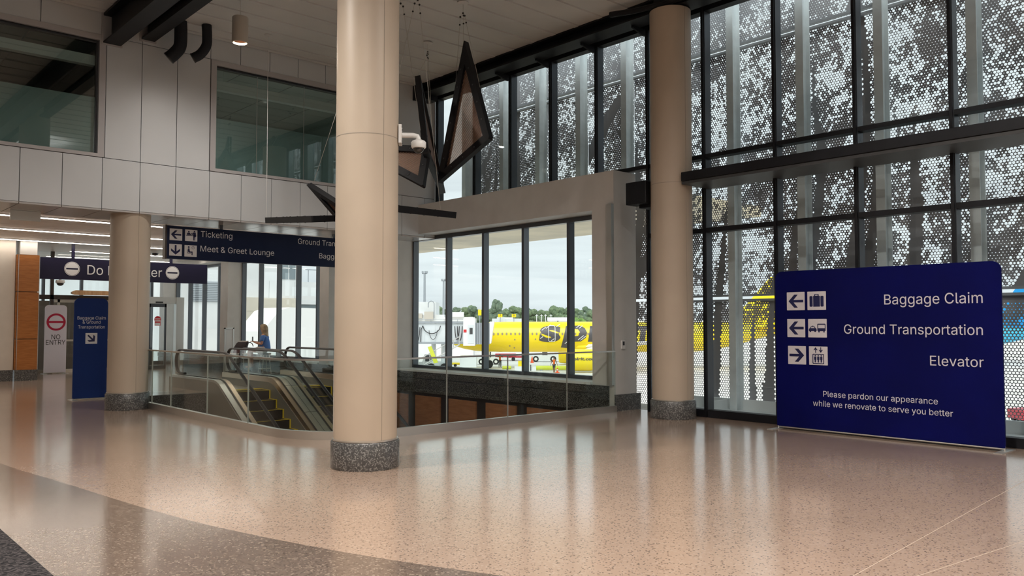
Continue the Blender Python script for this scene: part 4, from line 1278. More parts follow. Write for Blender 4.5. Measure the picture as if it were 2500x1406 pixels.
# ================================================================== ESCALATORS (run down towards the viewer along -Y)
YT, YB = 18.35, 11.15       # top and bottom knees
SL = math.tan(R(30))
ZB = -4.2
YLOW = YT + ZB / SL          # where the slope meets the lower floor
YLOW = YT - (0 - ZB) / SL
def prof(off=0.0, y_top=21.25, y_bot=None, rad=0.9, n=9):
    """profile line parallel to the step line, raised by off, as (y,z) from top to bottom"""
    if y_bot is None: y_bot = YLOW - 1.9
    def knee(yk, zk, d0, d1):
        t = rad * math.tan(R(15))
        a = (yk - d0[0] * t, zk - d0[1] * t); b_ = (yk + d1[0] * t, zk + d1[1] * t)
        out = []
        for i in range(n + 1):
            s_ = i / n
            out.append(((1 - s_) ** 2 * a[0] + 2 * s_ * (1 - s_) * yk + s_ ** 2 * b_[0], (1 - s_) ** 2 * a[1] + 2 * s_ * (1 - s_) * zk + s_ ** 2 * b_[1]))
        return out
    sh = off * math.tan(R(15))
    flat = (-1, 0); slope = (-math.cos(R(30)), -math.sin(R(30)))
    return [(y_top, off)] + knee(YT - sh, off, flat, slope) + knee(YLOW - sh, ZB + off, slope, flat) + [(y_bot, ZB + off)]

def escalator(xl, xr, label, right_deck=None, left_side=True):
    """xl, xr: centre lines of the two handrails"""
    o = thing('escalator', label, 'escalator', ((xl + xr) / 2, 18.35, 0))
    P = prof
    def strip3(mb, x0, x1, off0, off1, yt=21.25):
        a = P(off0, yt); b_ = P(off1, yt)
        rings = [[(x0, p[0], p[1]), (x1, p[0], p[1]), (x1, q[0], q[1]), (x0, q[0], q[1])] for p, q in zip(a, b_)]
        mb.loft(rings, True)
    ztop = 0.30
    for s_, x in ((1, xl), (-1, xr)):
        g = MB(); strip3(g, x - 0.006, x + 0.006, ztop - 0.02, 0.90, 20.95); g.build('glass_balustrade', M['glass'], o, smooth=30)
        # handrail with newel returns
        pts = [(x, 20.6, 0.345)]
        for i in range(13):
            t = -PI / 2 + PI * i / 12
            pts.append((x, 20.9 + 0.29 * math.cos(t), 0.635 + 0.29 * math.sin(t)))
        pts += [(x, p[0], p[1]) for p in P(0.925, 20.85)[1:]]
        rp = [(0.042 * math.cos(2 * PI * i / 10), 0.026 * math.sin(2 * PI * i / 10)) for i in range(10)]
        h = MB(); h.sweep(pts, rp, X); h.build('handrail', M['rubber'], o, smooth=50)
        gk = MB(); strip3(gk, x - 0.016, x + 0.016, ztop, ztop + 0.018, 21.1); gk.build('glass_gasket', M['rubber'], o, smooth=30)
        # inner deck and skirt
        d = MB(); strip3(d, min(x, x + s_ * 0.13), max(x, x + s_ * 0.13), ztop - 0.13, ztop, 21.2)
        d.build('inner_deck', M['bronze_steel'], o, smooth=30)
        k = MB(); xs_ = x + s_ * 0.13
        strip3(k, min(xs_, xs_ + s_ * 0.012), max(xs_, xs_ + s_ * 0.012), -0.20, ztop - 0.12, 21.2)
        k.build('skirt_panel', M['clad'], o, smooth=30)
    # outer cladding on the left
    if left_side:
        d = MB(); strip3(d, xl - 0.16, xl, ztop - 0.06, ztop, 21.2); d.build('outer_deck', M['steel'], o, smooth=30)
        k = MB(); strip3(k, xl - 0.17, xl - 0.15, -1.0, ztop - 0.05, 21.2); k.build('side_cladding', M['clad'], o, smooth=30)
    if right_deck:
        d = MB(); strip3(d, xr, right_deck - 0.018, ztop - 0.06, ztop + 0.004, 21.2); d.build('centre_deck', M['steel'], o, smooth=30)
        j = MB()
        a = P(ztop + 0.006, 21.2)
        m_ = (xr + right_deck) / 2
        strip3(j, m_ - 0.003, m_ + 0.003, ztop + 0.002, ztop + 0.007, 21.2)
        for yy in [18.9 - 0.95 * i for i in range(9)]:
            z = 0.3 if yy > YT else 0.3 - (YT - 0.08 - yy) * SL
            j.prism([(-0.004, 0), (0.004, 0), (0.004, 0.012), (-0.004, 0.012)], (xr, yy, z - 0.004), Y, Z, X * (right_deck - xr - 0.02))
        j.build('deck_joint', M['black'], o)
    else:
        d = MB(); strip3(d, xr, xr + 0.16, ztop - 0.06, ztop, 21.2); d.build('outer_deck', M['steel'], o, smooth=30)
        k = MB(); strip3(k, xr + 0.15, xr + 0.17, -1.0, ztop - 0.05, 21.2); k.build('side_cladding', M['clad'], o, smooth=30)
    # landing plate, comb and underside
    x0, x1 = xl + 0.145, xr - 0.145
    MB().box(x0, x1, 19.0, 21.2, -0.04, 0.006).build('landing_plate', M['steel'], o)
    MB().box(x0, x1, 18.72, 19.0, -0.04, 0.012).build('comb_plate', M['yellow_line'], o)
    u = MB(); strip3(u, xl - (0.15 if left_side else -0.05), xr + 0.15, -1.0, -0.85, 21.2); u.build('truss_underside', M['clad'], o, smooth=30)
    # steps
    st = MB(); st.box(-(x1 - x0) / 2, (x1 - x0) / 2, 0, 0.405, -0.205, 0.0)
    for i in range(0, 20):
        xx = -(x1 - x0) / 2 + 0.06 + i * (x1 - x0 - 0.12) / 19
        st.box(xx - 0.006, xx + 0.006, 0.0, 0.40, 0.0, 0.004)
    first = None
    yl = MB(); hw = (x1 - x0) / 2; e = 0.05
    yl.box(-hw, -hw + e, -0.006, 0.40, 0.0, 0.006); yl.box(hw - e, hw, -0.006, 0.40, 0.0, 0.006)
    yl.box(-hw, hw, -0.006, 0.03, 0.0, 0.006)
    yl.box(-hw, -hw + 0.03, -0.006, 0.0, -0.2, 0.006); yl.box(hw - 0.03, hw, -0.006, 0.0, -0.2, 0.006)
    rise = 0.2; run = rise / SL
    cx = (x0 + x1) / 2
    for i in range(22):
        y = 18.72 - 0.36 * 1 - max(0, i - 0) * run
        z = -i * rise - 0.002
        if i == 0: z = -0.002
        if z < ZB: break
        if first is None:
            first = st.build('step', M['step']); first.parent = o
            line = yl.build('step_edge_line', M['yellow_line']); line.parent = first
            so_ = first
        else:
            so_ = first.copy(); COL.objects.link(so_); so_.parent = o
            ln = line.copy(); COL.objects.link(ln); ln.parent = so_
        so_.location = (cx - o.location.x, y - o.location.y, z - o.location.z)
    return o
escalator(7.74, 9.07, 'left escalator with black handrails running down behind the glass railing', 9.42)
escalator(9.42, 10.72, 'right escalator running down nearer the window wall', None, False)
# ================================================================== SIGNS
def arrow_poly(kind):
    """arrow in a unit square, pointing left / right / down / down-right"""
    A = [(0.10, 0.50), (0.42, 0.86), (0.62, 0.86), (0.38, 0.57), (0.92, 0.57), (0.92, 0.43), (0.38, 0.43), (0.62, 0.14), (0.42, 0.14)]
    ang = {'left': 0, 'right': PI, 'down': PI / 2, 'downright': 3 * PI / 4}[kind]
    c, s_ = math.cos(ang), math.sin(ang)
    return [(0.5 + (x - 0.5) * c - (y - 0.5) * s_, 0.5 + (x - 0.5) * s_ + (y - 0.5) * c) for x, y in A]
class Face:
    """a flat sign face: o = lower-left corner, u across, n out of the face"""
    def __init__(s, o, u, n):
        s.o, s.u, s.n = Vector(o), Vector(u).normalized(), Vector(n).normalized()
    def pt(s, a, b, d=0.0): return s.o + s.u * a + Z * b + s.n * d
    def poly(s, mb, P, a, b, w, h=None, d0=0.0, d1=0.002, holes=()):
        h = h or w
        f = lambda L: [(x * w, y * h) for x, y in L]
        mb.prism(f(P), s.pt(a, b, d0), s.u, Z, s.n * (d1 - d0), [f(q) for q in holes])
    def tile(s, root, a, b, w, h, arrow=None, icon=None, mt=None, ink=None):
        t = MB(); s.poly(t, rrect(1, 1, 0.02, 2), a, b, w, h, 0.0005, 0.0025)
        tl = t.build('pictogram_tile', mt or M['letter'], root)
        k = MB(); args = (a, b, w, h, 0.0025, 0.0045)
        if arrow: s.poly(k, arrow_poly(arrow), *args)
        if icon:
            for P, H in icon: s.poly(k, P, *args, holes=H)
        k.build('pictogram', ink or M['navy_print'], tl)
        return tl
sq = lambda x0, y0, x1, y1: [(x0, y0), (x1, y0), (x1, y1), (x0, y1)]
def shift(P, dx, dy, k=1.0): return [(x * k + dx, y * k + dy) for x, y in P]
ICON_CASE = [(rrect(0.20, 0.56, 0.05, 3), ()),]
ICON_CASE = [(shift(rrect(0.17, 0.58, 0.05, 3), 0.12, 0.18), ()), (shift(rrect(0.17, 0.58, 0.05, 3), 0.71, 0.18), ()), (sq(0.32, 0.18, 0.68, 0.76), ()),
             (shift(rrect(0.24, 0.12, 0.03, 2), 0.38, 0.74), [shift(rrect(0.14, 0.05, 0.01, 2), 0.43, 0.77)])]
def car_icon():
    I = []
    body = [(0.04, 0.34), (0.04, 0.46), (0.10, 0.50), (0.16, 0.60), (0.34, 0.60), (0.41, 0.50), (0.46, 0.46), (0.46, 0.34)]
    win = [(0.14, 0.50), (0.18, 0.57), (0.32, 0.57), (0.36, 0.50)]
    I.append((body, [win]))
    I.append((circ(0.12, 0.33, 0.045, 14), ())); I.append((circ(0.38, 0.33, 0.045, 14), ()))
    I.append((sq(0.21, 0.605, 0.29, 0.63), ()))
    bus = shift(rrect(0.44, 0.40, 0.04, 3), 0.50, 0.34)
    I.append((bus, [sq(0.54, 0.50, 0.90, 0.68)]))
    I.append((sq(0.55, 0.27, 0.62, 0.35), ())); I.append((sq(0.82, 0.27, 0.89, 0.35), ()))
    return I
def lift_icon():
    I = []
    I.append((sq(0.34, 0.66, 0.38, 0.90), ())); I.append(([(0.25, 0.80), (0.36, 0.96), (0.47, 0.80), (0.41, 0.80), (0.36, 0.88), (0.31, 0.80)], ()))
    I.append((sq(0.62, 0.72, 0.66, 0.96), ())); I.append(([(0.53, 0.82), (0.64, 0.66), (0.75, 0.82), (0.69, 0.82), (0.64, 0.74), (0.59, 0.82)], ()))
    I.append((shift(rrect(0.62, 0.54, 0.05, 3), 0.19, 0.06), [shift(rrect(0.54, 0.46, 0.03, 3), 0.23, 0.10)]))
    for cx in (0.34, 0.5, 0.66):
        I.append((circ(cx, 0.50, 0.035, 12), ()))
        I.append(([(cx - 0.06, 0.28), (cx - 0.06, 0.45), (cx + 0.06, 0.45), (cx + 0.06, 0.28), (cx + 0.035, 0.28), (cx + 0.035, 0.14), (cx - 0.035, 0.14), (cx - 0.035, 0.28)], ()))
    return I
def ticket_icon():
    I = []
    I.append((circ(0.30, 0.83, 0.06, 14), ())); I.append(([(0.14, 0.54), (0.17, 0.70), (0.26, 0.75), (0.36, 0.75), (0.44, 0.62), (0.50, 0.72), (0.55, 0.70), (0.46, 0.54)], ()))
    I.append((sq(0.08, 0.47, 0.92, 0.52), ()))
    I.append((circ(0.76, 0.86, 0.06, 14), ())); I.append(([(0.52, 0.60), (0.66, 0.78), (0.86, 0.78), (0.90, 0.40), (0.84, 0.40), (0.82, 0.08), (0.76, 0.08), (0.76, 0.36), (0.74, 0.36), (0.73, 0.08), (0.66, 0.08), (0.67, 0.62), (0.56, 0.55)], ()))
    return I
def lounge_icon():
    I = []
    I.append((circ(0.34, 0.83, 0.075, 16), ()))
    I.append(([(0.28, 0.72), (0.40, 0.72), (0.44, 0.46), (0.66, 0.46), (0.66, 0.14), (0.58, 0.14), (0.58, 0.36), (0.34, 0.36), (0.28, 0.46)], ()))
    I.append(([(0.19, 0.62), (0.23, 0.62), (0.27, 0.34), (0.52, 0.31), (0.52, 0.27), (0.24, 0.29)], ()))
    I.append((circ(0.70, 0.80, 0.12, 20), [circ(0.70, 0.80, 0.10, 20)]))
    I.append((sq(0.69, 0.79, 0.71, 0.89), ())); I.append((sq(0.69, 0.79, 0.77, 0.81), ()))
    return I

def fabric_stand(name, label, o, u, n, w, h, z0, corners, mat, thick=0.035, feet=0.5):
    """stretched fabric display: fabric skin over a tube frame on flat plate feet"""
    u = Vector(u).normalized(); n = Vector(n).normalized()
    o = Vector(o)
    root = thing(name, label, 'sign', (o + u * w / 2) * 1.0)
    f = Face(o + Z * z0, u, n)
    b = MB()
    P = rrect(w, h, 0.11, 7, corners)
    b.prism(P, f.pt(0, 0, -thick), u, Z, n * thick)
    b.build('fabric_panel', mat, root, smooth=30)
    t = MB()
    for a in (0.012, w - 0.012):
        p = o + u * a - n * thick / 2
        t.cyl(p + Z * 0.008, p + Z * (z0 + 0.02), 0.013, n=12)
    t.cyl(o + u * 0.01 - n * thick / 2 + Z * (z0 - 0.012), o + u * (w - 0.01) - n * thick / 2 + Z * (z0 - 0.012), 0.012, n=12)
    t.build('tube_frame', M['aluminium'], root, smooth=40)
    for a in (0.012, w - 0.012):
        p = o + u * a - n * thick / 2
        k = MB(); k.prism([(-0.05, -feet / 2), (0.05, -feet / 2), (0.05, feet / 2), (-0.05, feet / 2)], p, u, n, Z * 0.008)
        k.build('foot_plate', M['aluminium'], root)
    return root, f

# big directory sign by the curtain wall: stands in plane x = 11.41, faces the hall
r, f = fabric_stand('directory_sign', 'wide navy fabric sign listing baggage claim, ground transportation and elevator', (11.41, 6.555, 0), -Y, -X, 3.10, 2.335, 0.045, (0, 0, 1, 1), M['navy'])
Y0 = 6.555
def at(y, z): return (Y0 - y, z - 0.045)
for y0, z0, ar in ((6.365, 1.788, 'left'), (6.364, 1.386, 'left'), (6.357, 0.982, 'right')):
    a, b = at(y0, z0); f.tile(r, a, b, 0.287, 0.272, arrow=ar, mt=M['letter_fabric'])
for y0, z0, ic in ((6.035, 1.788, ICON_CASE), (6.029, 1.386, car_icon()), (6.022, 0.982, lift_icon())):
    a, b = at(y0, z0); f.tile(r, a, b, 0.287, 0.272, icon=ic, mt=M['letter_fabric'])
for body, y0, y1, z0, ch in (('Baggage Claim', 4.907, 3.668, 1.852, 0.138), ('Ground Transportation', 5.484, 3.675, 1.445, 0.132), ('Elevator', 4.32, 3.674, 1.038, 0.128),
                             ('Please pardon our appearance', 5.812, 4.234, 0.528, 0.082), ('while we renovate to serve you better', 5.972, 4.051, 0.384, 0.082)):
    a, b = at(y0, z0)
    t = MB(); t.text(body, f.pt(a, b, 0.0006), f.u, Z, ch, width=y0 - y1, d=0.002)
    t.build('lettering', M['letter_fabric'], r)

# hanging ticketing sign under the bulkhead soffit
r = thing('hanging_sign', 'navy hanging sign reading Ticketing and Meet & Greet Lounge', 'sign', (8.2, 16.5, 3.6))
MB().box(5.80, 10.6, 16.5, 16.62, 2.868, 3.526).build('sign_box', M['navy_sign'], r)
MB().box(5.765, 5.80, 16.49, 16.63, 2.86, 3.535).build('end_cap', M['bronze_frame'], r)
MB().box(10.6, 10.63, 16.49, 16.63, 2.86, 3.535).build('end_cap', M['bronze_frame'], r)
for x in (6.905, 9.55):
    MB().box(x - 0.035, x + 0.035, 16.53, 16.59, 3.526, 3.66).build('hanger', M['mullion'], r)
f = Face((5.80, 16.5, 2.868), X, -Y)
def at2(x, z): return (x - 5.80, z - 2.868)
for x0, z0, ar, ic in ((5.853, 3.237, 'left', None), (6.155, 3.239, None, ticket_icon()), (5.850, 2.930, 'down', None), (6.148, 2.926, None, lounge_icon())):
    a, b = at2(x0, z0); f.tile(r, a, b, 0.246, 0.232, arrow=ar, icon=ic)
for body, x0, x1, z0, ch in (('Ticketing', 6.471, 7.131, 3.343, 0.118), ('Meet & Greet Lounge', 6.467, 8.065, 3.046, 0.117), ('Ground Transportation', 8.622, 10.30, 3.341, 0.118), ('Baggage Claim', 9.148, 10.30, 3.05, 0.112)):
    a, b = at2(x0, z0)
    t = MB(); t.text(body, f.pt(a, b, 0.0006), f.u, Z, ch, width=x1 - x0, d=0.003)
    t.build('lettering', M['letter'], r)

# Do Not Enter sign over the doors
r = thing('overhead_sign', 'dark navy overhead sign reading Do Not Enter above the doors', 'sign', (8.0, 26.0, 3.4))
MB().box(5.66, 10.42, 26.0, 26.12, 2.845, 3.455).build('sign_box', M['purple_sign'], r)
for x in (6.52, 9.30):
    MB().box(x - 0.04, x + 0.04, 26.03, 26.09, 3.455, LZ).build('hanger', M['purple_sign'], r)
f = Face((5.66, 26.0, 2.845), X, -Y)
for cx in (6.486, 9.33):
    d = MB(); P = circ(0, 0, 0.205, 40)
    d.prism(P, f.pt(cx - 5.66, 0.312, 0.0005), X, Z, f.n * 0.004); dd = d.build('prohibition_disc', M['letter'], r)
    k = MB()
    k.prism(circ(0, 0, 0.192, 40), f.pt(cx - 5.66, 0.312, 0.0045), X, Z, f.n * 0.001, [circ(0, 0, 0.184, 40)])
    k.prism(sq(-0.155, -0.022, 0.155, 0.022), f.pt(cx - 5.66, 0.312, 0.0045), X, Z, f.n * 0.001)
    k.build('prohibition_bar', M['purple_sign'], dd)
t = MB(); t.text('Do Not Enter', f.pt(6.891 - 5.66, 0.165, 0.0006), X, Z, 0.275, width=9.01 - 6.891, d=0.004)
t.build('lettering', M['letter'], r)

# white NO ENTRY stand
r, f = fabric_stand('banner_stand', 'slim white fabric stand reading NO ENTRY with a red ring', (6.455, 28.85, 0), X, -Y, 0.625, 2.12, 0.04, (0, 0, 1, 1), M['white_fabric'], feet=0.45)
t = MB()
t.prism(circ(0, 0, 0.272, 44), f.pt(0.32, 1.585, 0.0006), X, Z, f.n * 0.0015, [circ(0, 0, 0.208, 44)])
t.prism(sq(-0.21, -0.034, 0.21, 0.034), f.pt(0.32, 1.585, 0.0006), X, Z, f.n * 0.0015)
t.build('no_entry_symbol', M['red_print'], r)
t = MB(); t.text('NO', f.pt(0.32, 1.045, 0.0006), X, Z, 0.145, width=0.25, align='C', d=0.002)
t.text('ENTRY', f.pt(0.32, 0.872, 0.0006), X, Z, 0.145, width=0.55, align='C', d=0.002)
t.build('lettering', M['black_print'], r)

# blue baggage claim stand
r, f = fabric_stand('banner_stand', 'slim blue fabric stand reading Baggage Claim & Ground Transportation', (4.71, 18.64, 0), X, -Y, 0.65, 2.08, 0.035, (0, 0, 1, 1), M['blue_fabric'], feet=0.4)
for body, w, z in (('Baggage Claim', 0.546, 1.634), ('& Ground', 0.348, 1.548), ('Transportation', 0.515, 1.446)):
    t = MB(); t.text(body, f.pt(0.335, z, 0.0006), X, Z, 0.066, width=w, align='C', d=0.002); t.build('lettering', M['letter'], r)
f.tile(r, 0.222, 1.126, 0.228, 0.226, arrow='downright', mt=M['letter'])

# blank white box sign under the bulkhead
r = thing('exit_sign', 'blank pale box sign hanging from the soffit at upper left of the low ceiling', 'sign', (3.37, 16.6, 3.62))
MB().bbox(3.13, 3.61, 16.6, 16.64, 3.42, 3.60, 0.006).build('sign_plate', pbr('pale_plate', (0.78, 0.82, 0.82), 0.25, spec=0.7), r)
MB().box(3.14, 3.60, 16.585, 16.655, 3.60, 3.619).build('mounting_canopy', M['aluminium'], r)

# ================================================================== SECURITY CAMERAS
def dome(root, c, r=0.08):
    MB().lathe([(0.0, 0.06), (r * 1.05, 0.06), (r * 1.12, 0.0), (r * 1.02, -0.02), (r * 0.9, -0.022)], c, 28).build('housing', M['white_plastic'], root, smooth=40)
    MB().ball((c[0], c[1], c[2] - 0.02), r * 0.88, 24, 8, (1, 1, 0.85), PI / 2, PI).build('dome', M['smoke_dome'], root, smooth=60)
n = Vector((0.80, -0.60, 0)); n.normalize(); s_ = Vector((0.60, 0.80, 0))
base = Vector((5.0, 7.94, 3.74)) + n * 0.353
r = thing('security_camera', 'white dome security camera on a wall arm on the centre column', 'camera', base)
p = MB()
def obx(mb, o, u, v, w, a, b, c):
    mb.prism(sq(-a, -b, a, b), o, u, v, w * c)
obx(p, base, s_, Z, n, 0.095, 0.105, 0.035)
p.build('back_plate', M['white_plastic'], r)
for a in (-0.07, 0.07):
    for b in (-0.08, 0.08): MB().cyl(base + s_ * a + Z * b + n * 0.033, base + s_ * a + Z * b + n * 0.039, 0.01, n=10).build('screw', M['dark_gray'], r)
q = MB(); q.tube([base + n * 0.03, base + n * 0.16 + Z * 0.0, base + n * 0.21 - Z * 0.01, base + n * 0.225 - Z * 0.05], 0.03, 16)
q.build('arm', M['white_plastic'], r, smooth=50)
c = base + n * 0.225 - Z * 0.12
MB().lathe([(0.03, 0.075), (0.075, 0.055), (0.085, 0.04), (0.085, -0.01), (0.078, -0.025), (0.066, -0.028)], c, 32).build('housing', M['white_plastic'], r, smooth=40)
MB().ball((c[0], c[1], c[2] - 0.026), 0.064, 24, 10, (1, 1, 0.9), PI / 2, PI).build('dome', M['smoke_dome'], r, smooth=60)
r = thing('security_camera', 'white dome camera hanging below the Do Not Enter sign', 'camera', (6.2, 26.06, 2.8))
MB().cyl((6.2, 26.06, 2.8), (6.2, 26.06, 2.845), 0.03, n=12).build('stem', M['white_plastic'], r)
dome(r, (6.2, 26.06, 2.76), 0.11)
r = thing('security_camera', 'white dome camera on the low ceiling left of the Ticketing sign', 'camera', (9.12, 26.95, LZ))
dome(r, (9.12, 26.95, LZ - 0.06), 0.12)

# ================================================================== HANGING KITE SCULPTURES
def kite(label, V, w, th, wires, canopy=None, group=None, inset=None):
    """polygon frame of black bar with a copper mesh infill, hung on cables"""
    V = [Vector(v) for v in V]
    c = sum(V, Vector()) / len(V)
    nrm = Vector((0, 0, 0))
    for i in range(len(V)):
        nrm += (V[i] - c).cross(V[(i + 1) % len(V)] - c)
    nrm.normalize()
    u = (V[0] - c).normalized(); u = (u - nrm * u.dot(nrm)).normalized(); v = nrm.cross(u)
    P = [((p - c).dot(u), (p - c).dot(v)) for p in V]
    k = len(P)
    I = []
    for i in range(k):
        a, b, d = Vector(P[i - 1]), Vector(P[i]), Vector(P[(i + 1) % k])
        e1 = (b - a).normalized(); e2 = (d - b).normalized()
        n1 = Vector((-e1.y, e1.x)); n2 = Vector((-e2.y, e2.x))
        m_ = (n1 + n2); m_ = m_ / max(0.05, m_.dot(n1))
        I.append(tuple(b + m_ * w))
    top = max(V, key=lambda p: p.z)
    root = thing('hanging_sculpture', label, 'sculpture', top, group)
    # chamfer the outer tips a little
    O = []
    for i in range(k):
        a, b, d = Vector(P[i - 1]), Vector(P[i]), Vector(P[(i + 1) % k])
        O.append(tuple(b + (a - b).normalized() * 0.03)); O.append(tuple(b + (d - b).normalized() * 0.03))
    f = MB(); f.prism(O, c - nrm * th / 2, u, v, nrm * th, [I]); f.build('frame', M['black_steel'], root)
    mI = [(x * 1.02, y * 1.02) for x, y in I]
    m_ = MB(); m_.prism(I, c - nrm * 0.004, u, v, nrm * 0.008); m_.build('mesh_infill', M['mesh'], root)
    # flat bolts along the bars
    for i in range(k):
        a, b = Vector(P[i]), Vector(P[(i + 1) % k]); ia, ib = Vector(I[i]), Vector(I[(i + 1) % k])
        L = (b - a).length; q = max(2, int(L / 0.35))
        for j in range(1, q):
            t = j / q
            p2 = (a + (b - a) * t) * 0.5 + (ia + (ib - ia) * t) * 0.5
            p3 = c + u * p2.x + v * p2.y
            MB().cyl(p3 - nrm * (th / 2 + 0.006), p3 + nrm * (th / 2 + 0.006), 0.014, n=8).build('bolt', M['dark_gray'], root)
    if canopy:
        cx, cy_ = canopy
        MB().lathe([(0.0, 0.0), (0.10, 0.0), (0.10, -0.012), (0.05, -0.03), (0.0, -0.03)], (cx, cy_, CZ - 0.012), 24).build('ceiling_canopy', M['white_plastic'], root, smooth=40)
        hub = Vector((cx, cy_, CZ - 0.20))
        MB().cyl((cx, cy_, CZ - 0.04), hub, 0.004, n=6).build('cable', M['steel'], root)
        def grip(p, rr=0.018): MB().ball(p, rr, 8, 6).build('cable_grip', M['black'], root)
        grip(hub)
        for q in wires:
            q = Vector(q); d = (q - hub).normalized()
            side = Vector((d.x, d.y, 0))
            if side.length > 1e-4: side.normalize()
            st = hub + side * 0.05 - Z * 0.06
            MB().tube([hub, st, q], 0.004, 6).build('cable', M['steel'], root)
            grip(st); grip(st + (q - st).normalized() * 0.14, 0.016)
    else:
        for a, b in wires:
            MB().tube([a, b], 0.005, 8).build('cable', M['white_plastic'], root)
            MB().lathe([(0.0, 0.0), (0.075, 0.0), (0.075, -0.012), (0.03, -0.03), (0.0, -0.03)], (b[0], b[1], CZ - 0.005), 24).build('ceiling_canopy', M['white_plastic'], root, smooth=40)
    return root
G_ = 'black framed copper mesh kites hung from the ceiling'
kite('large upright black triangular kite with see-through copper mesh before the curtain wall', [(8.897, 10.972, 6.529), (8.675, 11.453, 4.039), (8.82, 10.203, 4.657)], 0.13, 0.10, [(8.87, 11.02, 6.30), (8.86, 10.55, 5.6), (8.80, 11.18, 5.4)], (8.88, 11.04), G_)
kite('slim black kite seen edge-on, slanting down behind the large upright one', [(8.459, 11.806, 6.02), (7.84, 10.705, 4.351), (9.285, 12.118, 4.0)], 0.10, 0.10, [(8.46, 11.80, 5.98), (8.75, 11.85, 5.3), (8.95, 12.0, 5.0)], (9.65, 13.12), G_)
kite('black kite with tan mesh half hidden behind the centre column, below its camera', [(8.07, 10.894, 4.501), (7.484, 12.763, 4.802), (7.778, 10.66, 3.776)], 0.12, 0.09, [(8.0, 11.0, 4.51), (7.6, 12.3, 4.73)], (7.82, 11.41), G_)
kite('black kite with copper mesh, pointed tip showing left of the centre column', [(7.363, 13.72, 4.189), (7.625, 12.723, 3.263), (7.376, 11.597, 3.251)], 0.10, 0.10, [(7.40, 13.60, 4.16), (7.4, 12.5, 3.7)], (7.9, 12.6), G_)
kite('level black kite seen edge-on, hung by a white cord above the Ticketing sign', [(6.965, 14.66, 3.548), (6.655, 12.249, 3.319), (7.941, 12.827, 3.513)], 0.11, 0.11, [((6.985, 14.62, 3.56), (7.09, 14.87, CZ - 0.03))], None, G_)
kite('level black kite seen edge-on as a bar before the white window wall', [(6.94, 11.436, 3.525), (8.704, 12.797, 3.731), (8.936, 11.247, 3.485)], 0.11, 0.11, [(8.6, 11.3, 3.56), (7.3, 11.5, 3.6)], (7.95, 11.1), G_)
# ================================================================== FAR END OF THE HALL
r = thing('wood_pilaster', 'orange wood clad pilaster with dark joints at the far left wall', 'pilaster', (5.36, 26.1, 0))
MB().box(5.115, 5.60, 25.94, 26.4, 0.30, 3.50).build('core', M['bronze_frame'], r)
for z0, z1 in ((0.30, 1.145), (1.16, 2.455), (2.47, 3.49)):
    MB().box(5.125, 5.625, 25.90, 25.95, z0, z1).build('wood_panel', M['orange_wood'], r)
    MB().box(5.075, 5.112, 25.93, 26.4, z0, z1).build('wood_panel', M['orange_wood'], r)
t = MB()
for x in (5.112, 5.628): t.box(x, x + 0.012, 25.895, 25.91, 0.30, 3.50)
t.build('edge_trim', M['aluminium'], r)
MB().box(5.08, 5.64, 25.88, 26.42, 0.0, 0.30).build('granite_base', M['granite_grey'], r)
MB().box(5.16, 5.58, 25.95, 26.35, 3.50, LZ).build('upper_block', M['white_wall'], r)

# bronze framed glazed doors on the left, automatic door on the right
DY = 29.5
d = struct_root('door_1', (7.2, DY, 0))
f = MB()
f.box(5.64, 8.75, DY - 0.05, DY + 0.05, 2.36, 2.50)
f.box(6.73, 6.83, DY - 0.05, DY + 0.05, 0, LZ)
for x in (5.64, 8.70): f.box(x, x + 0.06, DY - 0.05, DY + 0.05, 0, LZ)
f.build('door_frame', M['bronze_frame'], d)
f = MB()
for x in (6.95, 7.62, 8.28): f.box(x, x + 0.07, DY - 0.03, DY + 0.03, 0.0, 2.36)
f.box(6.85, 8.70, DY - 0.03, DY + 0.03, 0.0, 0.1); f.box(6.85, 8.70, DY - 0.03, DY + 0.03, 2.26, 2.36)
f.box(6.85, 8.70, DY - 0.03, DY + 0.03, 1.0, 1.06)
f.build('door_leaf_frame', M['beige_metal'], d)
f = MB()
for a, b in ((5.70, 6.73), (6.83, 8.70)):
    f.box(a, b, DY - 0.008, DY + 0.008, 2.5, LZ)
    f.box(a, b, DY - 0.008, DY + 0.008, 0.0, 2.36)
f.build('glass_pane', M['win_glass'], d)
f = MB()
for x in (5.9, 7.5): f.box(x, x + 0.22, DY - 0.012, DY - 0.009, 1.45, 1.75)
f.build('warning_sticker', M['sticker_red'], d)
d = struct_root('door_2', (10.3, DY, 0))
f = MB()
f.box(8.95, 10.74, DY - 0.10, DY + 0.10, 2.27, 2.50)
f.box(10.70, 10.97, DY - 0.12, DY + 0.12, 0.0, 2.50)
f.build('door_header', M['aluminium'], d)
f = MB(); f.box(10.0, 10.24, DY - 0.125, DY - 0.10, 2.29, 2.34); f.build('motion_sensor', M['black'], d)
f = MB()
for x in (9.80, 10.34): f.box(x, x + 0.06, DY - 0.02, DY + 0.03, 0.0, 2.27)
f.box(9.8, 10.4, DY - 0.02, DY + 0.03, 0.0, 0.12); f.box(9.8, 10.4, DY - 0.02, DY + 0.03, 2.15, 2.27)
f.build('door_leaf_frame', M['mullion'], d)
f = MB(); f.box(9.86, 10.34, DY, DY + 0.012, 0.12, 2.15); f.box(10.44, 10.70, DY, DY + 0.012, 0.0, 2.27); f.build('glass_pane', M['win_glass'], d)
st = MB(); P = circ(0, 0, 0.115, 24)
st.prism(P, (10.10, DY - 0.021, 1.72), X, Z, -Y * 0.002)
st.prism(sq(-0.10, -0.22, 0.10, -0.06), (10.10, DY - 0.0215, 1.72), X, Z, -Y * 0.002)
s0 = st.build('warning_sticker', M['sticker_red'], d)
st = MB()
